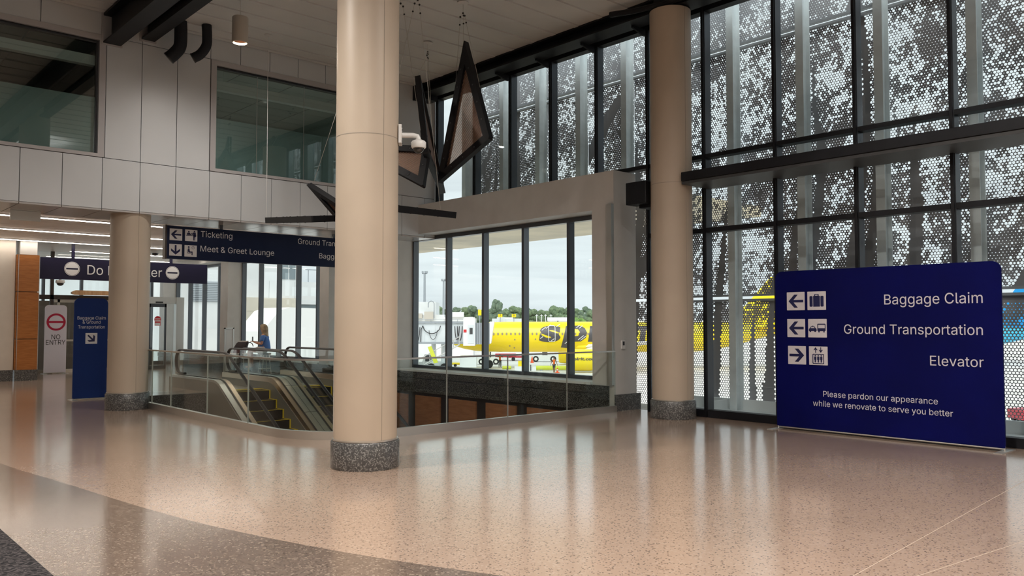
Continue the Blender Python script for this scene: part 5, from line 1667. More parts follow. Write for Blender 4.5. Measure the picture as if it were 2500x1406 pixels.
for z0, z1 in ((-0.04, -0.015), (0.015, 0.035), (-0.075, -0.06)): st.prism(sq(-0.09, z0, 0.09, z1), (10.10, DY - 0.024, 1.72), X, Z, -Y * 0.001)
st.prism(sq(-0.085, -0.21, 0.085, -0.12), (10.10, DY - 0.024, 1.72), X, Z, -Y * 0.001)
st.build('sticker_band', M['letter'], s0)
# glazed end wall behind the doors; brown partition added to darken the lower panes
f = MB(); f.box(5.7, 9.6, 31.3, 31.4, 0.0, 2.35)
struct(f.build('wall_inner', pbr('vestibule_brown', (0.17, 0.14, 0.11), 0.5, var=0.1)))
o = struct_root('window_8', (8, 33, 0))
f = MB()
x = -9.0
while x < 12.2:
    f.box(x, x + 0.10, 32.92, 33.05, 0.0, LZ); x += 1.25
f.box(-9, 12.2, 32.92, 33.05, LZ - 0.12, LZ); f.box(-9, 12.2, 32.92, 33.05, 0.0, 0.12)
f.build('window_frame', M['mullion'], o)
MB().box(-9, 12.2, 32.98, 32.99, 0.1, LZ - 0.1).build('glass_pane', M['win_glass'], o)
b = MB(); b.loft([[(7.30, 29.2, 2.545), (7.30, 29.36, 2.545), (7.30, 29.36, 2.60), (7.30, 29.2, 2.60)], [(7.42, 29.2, 2.51), (7.42, 29.36, 2.51), (7.42, 29.36, 2.66), (7.42, 29.2, 2.66)], [(9.3, 29.2, 2.51), (9.3, 29.36, 2.51), (9.3, 29.36, 2.64), (9.3, 29.2, 2.64)]])
tag(b.build('wooden_beam', M['pine'], loc=(8.3, 29.28, 2.52)), 'light raw wooden beam lying across the top of the door frame', 'beam')
# grey framed stand behind the escalators
r = thing('frame_stand', 'grey metal framed stand on the floor beside the far white pier', 'stand', (10.7, 24.9, 0))
f = MB()
f.box(10.55, 10.59, 24.88, 24.94, 0, 1.45); f.box(10.82, 10.86, 24.88, 24.94, 0, 1.45); f.box(10.55, 10.86, 24.88, 24.94, 1.41, 1.45)
f.build('frame', M['aluminium'], r)
MB().box(10.59, 10.82, 24.90, 24.92, 0.1, 1.41).build('panel', M['bridge_gray'], r)

# ================================================================== PEOPLE
def skinned(name, V, E, mat, parent=None, root=0, sub=1, xform=None):
    """V: list of (pos, radius); one continuous surface grown on the edges"""
    me = bpy.data.meshes.new(name)
    me.from_pydata([Vector(p) for p, _ in V], E, [])
    me.materials.append(mat)
    o = bpy.data.objects.new(name, me); COL.objects.link(o)
    sk = o.modifiers.new('skin', 'SKIN')
    sk.use_smooth_shade = True
    sk.branch_smoothing = 0.6
    for i, (p, r) in enumerate(V):
        sv = me.skin_vertices[0].data[i]
        rr = r if isinstance(r, tuple) else (r, r)
        sv.radius = rr
        sv.use_root = (i == root)
    ss = o.modifiers.new('subdivision', 'SUBSURF'); ss.levels = sub; ss.render_levels = sub
    if parent: o.parent = parent
    return o
class Skel:
    def __init__(s): s.V = []; s.E = []; s.k = {}
    def add(s, key, p, r, par=None):
        s.k[key] = len(s.V); s.V.append((p, r))
        if par is not None: s.E.append((s.k[par], s.k[key]))
        return s
    def chain(s, par, pts):
        for i, (key, p, r) in enumerate(pts):
            s.add(key, p, r, par); par = key
        return s
def hand(s, side, wrist, d, spread, up):
    """palm, four unequal bent fingers and a thumb grown from the wrist"""
    w = Vector(wrist); d = Vector(d).normalized(); sp = Vector(spread).normalized(); up = Vector(up)
    s.add('palm' + side, tuple(w + d * 0.055), (0.032, 0.018), 'wrist' + side)
    for i, (off, L) in enumerate(((-0.027, 0.062), (-0.009, 0.072), (0.009, 0.068), (0.026, 0.052))):
        b = w + d * 0.085 + sp * off
        s.add('f%d%s' % (i, side), tuple(b), 0.010, 'palm' + side)
        s.add('g%d%s' % (i, side), tuple(b + d * L * 0.55 - up * 0.006), 0.009, 'f%d%s' % (i, side))
        s.add('h%d%s' % (i, side), tuple(b + d * L - up * 0.022), 0.007, 'g%d%s' % (i, side))
    t = w + d * 0.04 - sp * 0.035
    s.add('t%s' % side, tuple(t), 0.011, 'palm' + side)
    s.add('u%s' % side, tuple(t + d * 0.035 - sp * 0.02), 0.009, 't%s' % side)
def head_mesh(o, c, fwd, hair_mat, hair_len, skin, name='hair'):
    pass
# seated woman (local frame: +x is where she faces)
pw_ = thing('person', 'seated blonde woman in a blue shirt looking at her phone by the far window', 'person', (10.92, 22.85, 0))
pw_.rotation_euler = (0, 0, R(137.7))
s = Skel()
s.add('pelvis', (0, 0, 0.82), (0.15, 0.12))
s.chain('pelvis', [('waist', (0.01, 0, 0.96), (0.135, 0.10)), ('chest', (0.02, 0, 1.12), (0.15, 0.105)), ('collar', (0.02, 0, 1.24), (0.11, 0.07)), ('neck', (0.04, 0, 1.315), 0.05), ('jaw', (0.06, 0, 1.375), 0.066), ('mid', (0.065, 0, 1.435), (0.080, 0.088)), ('crown', (0.055, 0, 1.50), (0.066, 0.07))])
s.add('chin', (0.112, 0, 1.352), 0.030, 'jaw')
s.add('nose', (0.158, 0, 1.418), 0.013, 'mid')
for sd, y in (('L', 1), ('R', -1)):
    s.chain('collar', [('shoulder' + sd, (0.02, 0.16 * y, 1.23), 0.058), ('upper' + sd, (0.03, 0.185 * y, 1.10), 0.045), ('elbow' + sd, (0.04, 0.19 * y, 0.98), 0.04), ('fore' + sd, (0.18, 0.14 * y, 1.0), 0.034), ('wrist' + sd, (0.29, 0.075 * y, 1.035), 0.026)])
    hand(s, sd, (0.29, 0.075 * y, 1.035), (0.9, -0.25 * y, 0.25), (0.2, 0.95 * y, 0), (0, 0, 1))
    s.chain('pelvis', [('hip' + sd, (0.05, 0.095 * y, 0.80), 0.095), ('thigh' + sd, (0.24, 0.10 * y, 0.80), 0.082), ('knee' + sd, (0.44, 0.10 * y, 0.79), 0.06), ('calf' + sd, (0.43, 0.10 * y, 0.60), 0.055), ('ankle' + sd, (0.40, 0.10 * y, 0.36), 0.036), ('heel' + sd, (0.39, 0.10 * y, 0.315), 0.036), ('toe' + sd, (0.54, 0.11 * y, 0.30), 0.03)])
skinned('body', s.V, s.E, M['skin'], pw_, sub=2)
s = Skel()
s.add('hem', (0.0, 0, 0.79), (0.18, 0.15))
s.chain('hem', [('pelvis', (0.0, 0, 0.86), (0.18, 0.15)), ('waist', (0.004, 0, 0.98), (0.168, 0.14)), ('chest', (0.015, 0, 1.12), (0.172, 0.13)), ('collar', (0.018, 0, 1.225), (0.16, 0.11)), ('neckline', (0.025, 0, 1.275), (0.105, 0.085))])
for sd, y in (('L', 1), ('R', -1)):
    s.chain('collar', [('shoulder' + sd, (0.02, 0.165 * y, 1.225), 0.085), ('arm' + sd, (0.03, 0.19 * y, 1.13), 0.072), ('sleeve' + sd, (0.034, 0.192 * y, 1.05), 0.066)])
skinned('shirt', s.V, s.E, M['blue_shirt'], pw_, sub=2)
for sd, y in (('L', 1), ('R', -1)):
    s = Skel()
    s.add('seat', (-0.07, 0.085 * y, 0.805), 0.10)
    s.chain('seat', [('hip', (0.05, 0.095 * y, 0.81), 0.112), ('thigh', (0.16, 0.10 * y, 0.805), 0.106), ('cuff', (0.26, 0.10 * y, 0.80), 0.10)])
    skinned('shorts_leg', s.V, s.E, M['tan_shorts'], pw_, sub=2)
for y in (1, -1):
    q = MB(); q.ball((0.131, 0.033 * y, 1.442), 0.010, 10, 8); q = q.build('eye', M['black'], None, smooth=60); q.parent = pw_
q = MB(); q.ball((0.122, 0, 1.376), 0.016, 10, 6, (0.5, 1.2, 0.3)); q = q.build('mouth', M['maroon'], None, smooth=60); q.parent = pw_
h = MB()
# hair: a cap over the skull falling to the shoulders, open at the face
rings = []
for k, (z, rx, ry, cx, gap) in enumerate(((1.565, 0.01, 0.01, 0.05, 0), (1.55, 0.06, 0.06, 0.05, 0.0), (1.51, 0.10, 0.095, 0.05, 0.45), (1.45, 0.108, 0.11, 0.04, 0.95), (1.38, 0.105, 0.115, 0.03, 1.1), (1.31, 0.10, 0.115, 0.02, 1.15), (1.24, 0.09, 0.115, 0.005, 1.25), (1.20, 0.075, 0.10, -0.005, 1.3))):
    ring = []
    for i in range(24):
        t = gap + (2 * PI - 2 * gap) * i / 23
        w_ = 1 + 0.05 * math.sin(i * 2.3 + k)
        ring.append((cx + rx * math.cos(t) * w_, ry * math.sin(t) * w_, z))
    rings.append(ring)
h.loft(rings, False, closed=False)
ho = h.build('hair', M['hair'], None, smooth=60)
ho.parent = pw_
sm = ho.modifiers.new('thickness', 'SOLIDIFY'); sm.thickness = 0.02; sm.offset = -0.3
ph = MB(); ph.box(0.36, 0.375, -0.04, 0.04, 1.045, 1.19)
pho = bpy.data.objects
po = ph.build('phone', M['black']); po.location = Vector((10.92, 22.85, 0)); po.rotation_euler = (0, 0, R(137.7))
tag(po, 'black phone held in the hands of the seated woman', 'phone')
# stool
st = thing('bar_stool', 'tall black stool under the seated woman', 'stool', (10.92, 22.85, 0))
MB().lathe([(0.0, 0.66), (0.17, 0.66), (0.18, 0.67), (0.18, 0.70), (0.165, 0.715), (0.0, 0.72)], (10.92, 22.85, 0), 28).build('seat', M['black'], st, smooth=40)
for i in range(4):
    a = PI / 4 + i * PI / 2
    MB().tube([(10.92 + 0.12 * math.cos(a), 22.85 + 0.12 * math.sin(a), 0.66), (10.92 + 0.21 * math.cos(a), 22.85 + 0.21 * math.sin(a), 0.0)], 0.013, 10).build('leg', M['steel'], st)
MB().tube([(10.92 + 0.178 * math.cos(2 * PI * i / 24), 22.85 + 0.178 * math.sin(2 * PI * i / 24), 0.25) for i in range(25)], 0.009, 8).build('foot_ring', M['steel'], st, smooth=50)
# high table with a bag on it
tb = thing('side_table', 'small white table with slim legs carrying a dark bag', 'table', (10.45, 23.28, 0))
MB().bbox(10.14, 10.60, 23.12, 23.56, 0.68, 0.705, 0.008).build('table_top', M['white_plastic'], tb)
for dx in (-0.21, 0.21):
    for dy in (-0.19, 0.19):
        MB().tube([(10.37 + dx * 0.9, 23.34 + dy * 0.9, 0.68), (10.37 + dx, 23.34 + dy, 0.0)], 0.012, 10).build('leg', M['aluminium'], tb)
bg = thing('bag', 'black and maroon tote bag with pale handles on the small white table', 'bag', (10.42, 23.3, 0.705))
def slab_ring(z, w, d, sh=0.0, cx=10.40, cy_=23.32):
    c, s_ = 0.74, -0.673
    P = rrect(w, d, min(w, d) * 0.2, 3)
    return [(cx + (a - w / 2 + sh) * c + (b - d / 2) * s_ * -1, cy_ + (a - w / 2 + sh) * s_ + (b - d / 2) * c, z) for a, b in P]
bm_ = MB(); bm_.loft([slab_ring(0.705, 0.34, 0.17, -0.05), slab_ring(0.86, 0.36, 0.19, -0.02)]); bm_.build('lower_body', M['maroon'], bg, smooth=50)
bm_ = MB(); bm_.loft([slab_ring(0.86, 0.37, 0.20, -0.02), slab_ring(1.0, 0.33, 0.17, 0.04), slab_ring(1.04, 0.28, 0.10, 0.06)]); bm_.build('upper_body', M['bag'], bg, smooth=50)
bm_ = MB(); bm_.loft([slab_ring(1.04, 0.29, 0.11, 0.06), slab_ring(1.07, 0.28, 0.10, 0.07)]); bm_.build('white_rim', M['white_plastic'], bg)
hp = []
for i in range(11):
    t = PI * i / 10
    a = 0.22 + 0.10 * math.cos(t)
    hp.append((10.42 + a * 0.74, 23.3 - a * 0.673, 0.90 + 0.12 * math.sin(t)))
MB().tube(hp, 0.012, 8).build('handle', M['bag'], bg, smooth=50)
# ================================================================== OUTSIDE: APRON, AIRCRAFT, BUILDINGS, TREES
FH = Vector((0.6729, 0.7397, 0)); RT = Vector((0.7397, -0.6729, 0))
HEAD = math.atan2(RT.y, RT.x)          # direction of the aircraft's centre line (nose towards -RT)
GZ = -4.3
def W3(l, d, z): return FH * d + RT * l + Z * z
a = MB(); a.add([(-300, -400, GZ), (1200, -400, GZ), (1200, 1400, GZ), (-300, 1400, GZ)], [(0, 1, 2, 3)])
struct(a.build('ground', M['apron']))

# ---- yellow airliner
AD = 107.0
pl = thing('airplane', 'bright yellow airliner parked nose-in at the gate with dark lettering', 'airplane', W3(0, AD, GZ))
CZf, RF = -0.225, 1.975
def A(l, n, z): return W3(l, AD - n, z)
f = MB(); rings = []
for l, r, cz in ((-8.0, 0.08, -0.75), (-7.8, 0.42, -0.72), (-7.2, 0.88, -0.62), (-6.2, 1.32, -0.48), (-4.8, 1.70, -0.34), (-3.0, 1.92, -0.25), (-1.0, RF, CZf), (4, RF, CZf), (12, RF, CZf), (20, RF, CZf), (24, 1.95, -0.2), (27.5, 1.72, 0.05), (31, 1.25, 0.45), (34.5, 0.68, 0.85), (36.5, 0.25, 1.05)):
    rings.append([A(l, r * math.cos(2 * PI * i / 40), cz + r * math.sin(2 * PI * i / 40)) for i in range(40)])
f.loft(rings, True)
f.build('fuselage', M['yellow'], pl, smooth=40)
def on_skin(l, z, off=0.012):
    dz = z - CZf
    n = math.sqrt(max(0.0, RF ** 2 - dz ** 2))
    nv = (-FH) * (n / RF) + Z * (dz / RF)
    return A(l, n, z) + nv * off
zw = 0.18
for i in range(27):
    l = -2.35 + 0.55 * i
    m_ = MB()
    P = [on_skin(l + 0.12 * math.cos(2 * PI * k / 12), zw + 0.17 * math.sin(2 * PI * k / 12), 0.02) for k in range(12)]
    m_.add(P, [tuple(range(12))])
    m_.build('cabin_window', M['porthole'], pl)
import bmesh
def wrap(polys2d, mat, name, parent, mapf, cut=0.12, holes=()):
    """flat polygon (l,z) cut into strips and laid on a curved skin"""
    tr = tessellate_polygon([[Vector((x, y, 0)) for x, y in L] for L in polys2d])
    flat = [p for L in polys2d for p in L]
    bm = bmesh.new()
    vs = [bm.verts.new((x, y, 0)) for x, y in flat]
    for t in tr:
        try: bm.faces.new([vs[i] for i in t])
        except ValueError: pass
    zs = [p[1] for p in flat]; z = min(zs) + cut
    while z < max(zs):
        bmesh.ops.bisect_plane(bm, geom=bm.verts[:] + bm.edges[:] + bm.faces[:], plane_co=(0, z, 0), plane_no=(0, 1, 0))
        z += cut
    bm.verts.index_update()
    mb = MB(); mb.add([mapf(v.co.x, v.co.y) for v in bm.verts], [tuple(v.index for v in fc.verts) for fc in bm.faces])
    bm.free()
    return mb.build(name, mat, parent)
def px2(l_px, y_px, d=105.0): return ((l_px - 1250) / 2000 * d, 1.6 - (y_px - 788) / 2000 * d)
def letter_font(ch, l0, l1, z0, z1, shear, mat, parent, mapf, bold=0.035, name='lettering', cut=0.12):
    cu = bpy.data.curves.new('lettering', 'FONT'); cu.body = ch; cu.offset = bold; cu.resolution_u = 4
    ob = bpy.data.objects.new('lettering', cu); COL.objects.link(ob)
    me = bpy.data.meshes.new_from_object(ob.evaluated_get(bpy.context.evaluated_depsgraph_get()))
    bm = bmesh.new(); bm.from_mesh(me)
    bpy.data.objects.remove(ob); bpy.data.curves.remove(cu); bpy.data.meshes.remove(me)
    xs = [v.co.x for v in bm.verts]; ys = [v.co.y for v in bm.verts]
    x0, x1, y0, y1 = min(xs), max(xs), min(ys), max(ys)
    for v in bm.verts:
        z = z0 + (v.co.y - y0) / (y1 - y0) * (z1 - z0)
        v.co.x = l0 + (v.co.x - x0) / (x1 - x0) * (l1 - l0) + shear * (z - (z0 + z1) / 2)
        v.co.y = z; v.co.z = 0
    z = z0 + cut
    while z < z1:
        bmesh.ops.bisect_plane(bm, geom=bm.verts[:] + bm.edges[:] + bm.faces[:], plane_co=(0, z, 0), plane_no=(0, 1, 0)); z += cut
    bm.verts.index_update()
    mb = MB(); mb.add([mapf(v.co.x, v.co.y) for v in bm.verts], [tuple(v.index for v in fc.verts) for fc in bm.faces])
    bm.free()
    return mb.build(name, mat, parent)
zt, zb = px2(0, 795.5)[1], px2(0, 835)[1]
skin2 = lambda l, z: on_skin(l, z, 0.03)
letter_font('S', px2(1317, 0)[0], px2(1369, 0)[0], zb, zt, 0.12, M['char'], pl, skin2, 0.06)
P_out = [px2(*p) for p in ((1382, 796), (1415, 795), (1428, 801), (1433, 812), (1430, 824), (1418, 833), (1392, 834.5), (1389, 850), (1369.5, 848))]
P_in = [px2(*p) for p in ((1401, 803), (1411, 803.5), (1416, 811), (1411, 820), (1398, 821))]
wrap([P_out, P_in], M['char'], 'lettering', pl, skin2)
for ch, a0, a1 in (('R', 1462, 1512), ('T', 1546, 1592)):
    letter_font(ch, px2(a0, 0)[0], px2(a1, 0)[0], zb, zt, 0.12, M['char'], pl, skin2, 0.05)
for a0 in (1440, 1520):
    wrap([[px2(a0 + 1, 796), px2(a0 + 17, 796), px2(a0 + 11, 834), px2(a0 - 5, 834)]], M['char'], 'lettering', pl, skin2)
# white scratches through the letters
for (x, y, L) in ((1322, 806, 10), (1332, 802, 12), (1358, 798, 9), (1318, 826, 7), (1344, 832, 8), (1407, 800, 8), (1414, 801, 8), (1410, 829, 14), (1416, 830, 13), (1378, 838, 9)):
    p0 = px2(x, y); p1 = px2(x + L, y - L * 0.75)
    wrap([[p0, (p0[0] + 0.06, p0[1] - 0.05), (p1[0] + 0.06, p1[1] - 0.05), p1]], M['white_paint'], 'paint_slash', pl, lambda l, z: on_skin(l, z, 0.045), 0.1)
# exit door outline
P = [(px2(1338.6, 0)[0] + a, px2(0, 834)[1] + b) for a, b in rrect(0.9, 2.05, 0.22, 4)]
Q = [(px2(1338.6, 0)[0] + 0.07 + a, px2(0, 834)[1] + 0.07 + b) for a, b in rrect(0.76, 1.91, 0.17, 4)]
wrap([P, Q], M['white_paint'], 'door_outline', pl, lambda l, z: on_skin(l, z, 0.05), 0.12)
for l, z in ((-0.3, -1.35), (0.35, -0.55), (3.0, -0.5), (0.3, -1.6)):
    MB().add([on_skin(l + 0.1 * math.cos(2 * PI * k / 10), z + 0.1 * math.sin(2 * PI * k / 10), 0.02) for k in range(10)], [tuple(range(10))]).build('service_port', M['porthole'], pl)
# wings, engines, tail
def wing(side):
    w = MB()
    for_ = lambda l, n, z: A(l, n * side, z)
    rings = []
    for n, l0, ch, z, t in ((1.2, 9.0, 6.3, -1.55, 0.75), (6.0, 11.8, 4.3, -1.15, 0.45), (12, 15.3, 2.7, -0.65, 0.26), (17, 18.2, 1.5, -0.15, 0.14)):
        P = [(0, 0), (0.08, 0.5), (0.35, 0.6), (0.7, 0.35), (1.0, 0.0), (0.7, -0.25), (0.35, -0.4), (0.08, -0.4)]
        rings.append([for_(l0 + c * ch, n, z + h * t) for c, h in P])
    w.loft(rings, True)
    return w
wing(1).build('wing', M['white_paint'], pl, smooth=50)
wing(-1).build('wing', M['white_paint'], pl, smooth=50)
b_ = MB(); rings = []
for l, r in ((7.2, 0.4), (8.5, 1.5), (11, 1.85), (15, 1.85), (18, 0.5)):
    rings.append([A(l, r * 1.15 * math.cos(2 * PI * i / 24), -1.55 + 0.75 * min(1, r) * math.sin(2 * PI * i / 24)) for i in range(24)])
b_.loft(rings, True); b_.build('belly_fairing', M['yellow'], pl, smooth=40)
EN, EZ = 9.0, -2.83
for sd in (1, -1):
    n_ = MB(); rings = []
    for l, r in ((6.72, 1.02), (6.62, 1.14), (6.75, 1.22), (7.6, 1.30), (9.3, 1.30), (11.0, 1.08), (11.9, 0.86), (11.9, 0.80), (9.0, 0.9), (7.2, 1.0), (6.72, 1.02)):
        rings.append([A(l, sd * EN + r * math.cos(2 * PI * i / 36), EZ + r * math.sin(2 * PI * i / 36)) for i in range(36)])
    n_.loft(rings, False)
    eng = n_.build('engine_nacelle', M['yellow'], pl, smooth=40)
    k = MB(); rings = []
    for l, r in ((11.7, 0.55), (12.9, 0.2)):
        rings.append([A(l, sd * EN + r * math.cos(2 * PI * i / 20), EZ + r * math.sin(2 * PI * i / 20)) for i in range(20)])
    k.loft(rings, True); k.build('exhaust_cone', M['dark_gray'], eng, smooth=40)
    k = MB(); k.add([A(7.4, sd * EN + 1.0 * math.cos(2 * PI * i / 24), EZ + 1.0 * math.sin(2 * PI * i / 24)) for i in range(24)], [tuple(range(24))]); k.build('fan', M['dark_gray'], eng)
    k = MB(); k.loft([[A(8.4, sd * (EN - 0.12), EZ + 1.2), A(8.4, sd * (EN + 0.12), EZ + 1.2), A(11.6, sd * (EN + 0.12), EZ + 1.0), A(11.6, sd * (EN - 0.12), EZ + 1.0)], [A(10.4, sd * (EN - 0.1), -1.0), A(10.4, sd * (EN + 0.1), -1.0), A(13.2, sd * (EN + 0.1), -1.0), A(13.2, sd * (EN - 0.1), -1.0)]]); k.build('pylon', M['white_paint'], eng)
    if sd == 1:
        def on_nac(l, z):
            dz = z - EZ; n = math.sqrt(max(0, 1.335 ** 2 - dz ** 2)); return A(l, EN + n, z)
        letter_font('spirit.com', 6.95, 9.95, -2.92, -2.47, 0.2, M['char'], eng, on_nac, 0.03, cut=0.1)
t = MB(); rings = []
for z, l0, ch, th in ((1.2, 28.0, 6.6, 0.45), (4.0, 30.6, 4.9, 0.34), (7.6, 33.8, 2.9, 0.2)):
    P = [(0, 0), (0.15, 0.5), (0.5, 0.5), (1, 0), (0.5, -0.5), (0.15, -0.5)]
    rings.append([A(l0 + c * ch, h * th, z) for c, h in P])
t.loft(rings, True); t.build('tail_fin', M['yellow'], pl, smooth=40)
for sd in (1, -1):
    t = MB(); rings = []
    for n, l0, ch, z in ((0.5, 31.0, 3.6, 0.9), (6.0, 34.0, 1.6, 1.5)):
        P = [(0, 0), (0.15, 0.5), (0.5, 0.5), (1, 0), (0.5, -0.5), (0.15, -0.5)]
        rings.append([A(l0 + c * ch, sd * n, z + h * 0.2) for c, h in P])
    t.loft(rings, True); t.build('tailplane', M['yellow'], pl, smooth=40)
for l, n in ((-3.0, 0.0), (13.0, 3.6), (13.0, -3.6)):
    g = MB(); g.cyl(A(l, n, -1.9), A(l, n, GZ + 0.5), 0.12, n=12)
    leg_ = g.build('landing_gear', M['white_paint'], pl)
    for s_ in (-0.28, 0.28):
        g = MB(); g.cyl(A(l, n + s_ - 0.12, GZ + 0.53), A(l, n + s_ + 0.12, GZ + 0.53), 0.53, n=22); g.build('wheel', M['tyre'], leg_, smooth=40)

def fbox(mb, l0, l1, d0, d1, z0, z1):
    vs = [W3(l0, d0, z0), W3(l1, d0, z0), W3(l1, d1, z0), W3(l0, d1, z0), W3(l0, d0, z1), W3(l1, d0, z1), W3(l1, d1, z1), W3(l0, d1, z1)]
    return mb.add(vs, [(0, 3, 2, 1), (4, 5, 6, 7), (0, 1, 5, 4), (1, 2, 6, 5), (2, 3, 7, 6), (3, 0, 4, 7)])
def fcyl_d(mb, l, d, z, r, w, n=20):
    return mb.cyl(W3(l, d, z), W3(l, d + w, z), r, n=n)

# ---- passenger boarding bridge
jb = thing('boarding_bridge', 'pale grey passenger boarding bridge reaching the nose of the yellow airliner', 'boarding bridge', W3(-9, 100, GZ))
m_ = MB(); fbox(m_, -21, -5.8, 99, 102.4, -0.75, 1.55)
for i in range(12): fbox(m_, -21 + i * 1.3, -20.93 + i * 1.3, 98.93, 99.0, -0.7, 1.5)
m_.build('tunnel', M['bridge_gray'], jb)
m_ = MB(); fbox(m_, -21, -5.5, 98.8, 102.6, 1.55, 1.78); fbox(m_, -21, -5.5, 98.85, 99.0, -0.95, -0.72)
fbox(m_, -21, -5.8, 98.7, 98.76, 1.98, 2.02)
for i in range(10): fbox(m_, -21 + i * 1.6, -20.95 + i * 1.6, 98.7, 98.76, 1.78, 2.0)
m_.build('roof_edge', M['bridge_dark'], jb)
m_ = MB(); fbox(m_, -5.85, -4.45, 98.2, 102.6, -1.15, 2.15); m_.build('cab', M['white_paint'], jb)
m_ = MB(); fbox(m_, -5.3, -4.55, 98.14, 98.2, -0.85, 1.35); dr = m_.build('cab_door', M['bridge_gray'], jb)
m_ = MB(); fbox(m_, -5.08, -4.72, 98.1, 98.14, 0.25, 1.0); m_.build('door_window', M['dark_gray'], dr)
m_ = MB(); fbox(m_, -5.8, -5.45, 98.16, 98.2, 0.45, 0.8); m_.build('warning_plate', M['sticker_red'], jb)
m_ = MB()
for i in range(8):
    l = -4.45 + i * 0.22
    fbox(m_, l, l + 0.16, 98.9, 102.4, -1.0, 1.6); fbox(m_, l + 0.16, l + 0.22, 99.0, 102.3, -0.95, 1.55)
m_.build('bellows', M['bridge_dark'], jb)
m_ = MB()
m_.loft([[W3(-2.7, 98.8, -0.9), W3(-2.7, 102.4, -0.9), W3(-2.7, 102.4, 1.75), W3(-2.7, 98.8, 1.75)], [W3(-2.55, 98.8, -0.9), W3(-2.55, 102.4, -0.9), W3(-2.15, 102.4, 1.75), W3(-2.15, 98.8, 1.75)]])
m_.build('canopy_hood', M['white_paint'], jb)
# hanging black cable loops along the tunnel side
for k, (l0, l1, z0, dp) in enumerate(((-11.9, -11.1, 1.1, 1.9), (-10.75, -8.6, 1.25, 0.95), (-10.0, -9.0, 0.7, 1.1), (-6.9, -6.35, 1.2, 1.6), (-6.6, -6.0, 1.2, 1.75))):
    pts = []
    for i in range(15):
        t_ = i / 14
        pts.append(W3(l0 + (l1 - l0) * t_, 98.78, z0 - dp * (4 * t_ * (1 - t_)) ** 0.6))
    MB().tube(pts, 0.05 if k != 2 else 0.03, 8).build('cable_loop', M['cable'], jb, smooth=60)
m_ = MB()
m_.tube([W3(-10.75, 98.78, 1.25), W3(-10.95, 98.78, 0.8), W3(-11.0, 98.78, -0.7)], 0.05, 8); m_.build('cable_drop', M['cable'], jb)
# undercarriage, stairs
m_ = MB()
for l in (-9.6, -8.4): m_.cyl(W3(l, 100.5, GZ + 0.3), W3(l, 100.5, -0.8), 0.28, n=16)
fbox(m_, -10.0, -8.0, 99.5, 101.5, GZ + 0.6, GZ + 1.1)
m_.build('lift_column', M['bridge_gray'], jb, smooth=40)
for l in (-9.8, -8.2):
    m_ = MB(); fcyl_d(m_, l, 99.2, GZ + 0.5, 0.5, 0.4); m_.build('wheel', M['tyre'], jb, smooth=40)
m_ = MB()
for s_ in (0, 0.9):
    m_.tube([W3(-11.9, 97.6 + s_, GZ + 0.1), W3(-6.3, 97.6 + s_, -1.0)], 0.07, 8)
    m_.tube([W3(-11.9, 97.6 + s_, GZ + 1.1), W3(-6.3, 97.6 + s_, -0.05)], 0.04, 8)
    for i in range(9): m_.tube([W3(-11.9 + i * 0.7, 97.6 + s_, GZ + 0.1 + i * 0.4), W3(-11.9 + i * 0.7, 97.6 + s_, GZ + 1.1 + i * 0.4)], 0.03, 6)
for i in range(14): fbox(m_, -11.8 + i * 0.4, -11.5 + i * 0.4, 97.6, 98.5, GZ + 0.2 + i * 0.23, GZ + 0.24 + i * 0.23)
m_.build('service_stair', M['aluminium'], jb)
m_ = MB(); m_.loft([[W3(-10.0, 97.2, -1.25), W3(-9.55, 97.2, -1.15), W3(-8.75, 97.2, -3.1), W3(-9.25, 97.2, -3.2)], [W3(-10.0, 97.3, -1.25), W3(-9.55, 97.3, -1.15), W3(-8.75, 97.3, -3.1), W3(-9.25, 97.3, -3.2)]])
m_.build('lime_guard', M['lime'], jb)
m_ = MB(); fbox(m_, -6.3, -4.3, 99.0, 101, GZ + 0.55, GZ + 1.9); m_.build('equipment_cabinet', M['white_paint'], jb)
# yellow gate sign on the bridge
g = thing('gate_sign', 'blank yellow gate sign box on the roof of the near boarding bridge', 'sign', W3(-4.0, 100, 1.78))
m_ = MB(); fbox(m_, -4.15, -3.75, 100, 100.2, 2.5, 3.2); m_.build('sign_box', M['yellow'], g)
m_ = MB(); m_.cyl(W3(-3.95, 100.1, 1.6), W3(-3.95, 100.1, 2.5), 0.05, n=8); m_.build('post', M['bridge_dark'], g)
# far boarding bridges with numbered signs
for k, (l, ch, lb) in enumerate(((-2.45, '7', 'far yellow gate sign reading seven, nearer the boarding bridge'), (0.38, '9', 'far yellow gate sign reading nine, nearer the dark letter'))):
    d0 = 170
    g = thing('gate_sign', lb, 'sign', W3(l, d0, GZ))
    m_ = MB(); fbox(m_, l - 0.45, l + 0.45, d0, d0 + 0.3, 2.75, 3.4); m_.build('sign_box', M['yellow'], g)
    m_ = MB(); m_.text(ch, W3(l, d0 - 0.02, 2.88), RT, Z, 0.42, align='C', d=0.01); m_.build('lettering', M['black_print'], g)
    m_ = MB(); m_.cyl(W3(l, d0 + 0.15, GZ), W3(l, d0 + 0.15, 2.75), 0.08, n=8); m_.build('post', M['bridge_dark'], g)
m_ = MB(); fbox(m_, -4.2, 2.6, 172, 176, -0.5, 2.5); fbox(m_, -3.2, -1.5, 171.5, 172, 1.0, 2.8)
fbox(m_, -4.0, -3.4, 173, 174, GZ, -0.5); fbox(m_, 1.6, 2.2, 173, 174, GZ, -0.5)
tag(m_.build('boarding_bridge', M['bridge_gray'], loc=W3(0, 174, GZ)), 'distant grey boarding bridge below the numbered gate signs', 'boarding bridge')

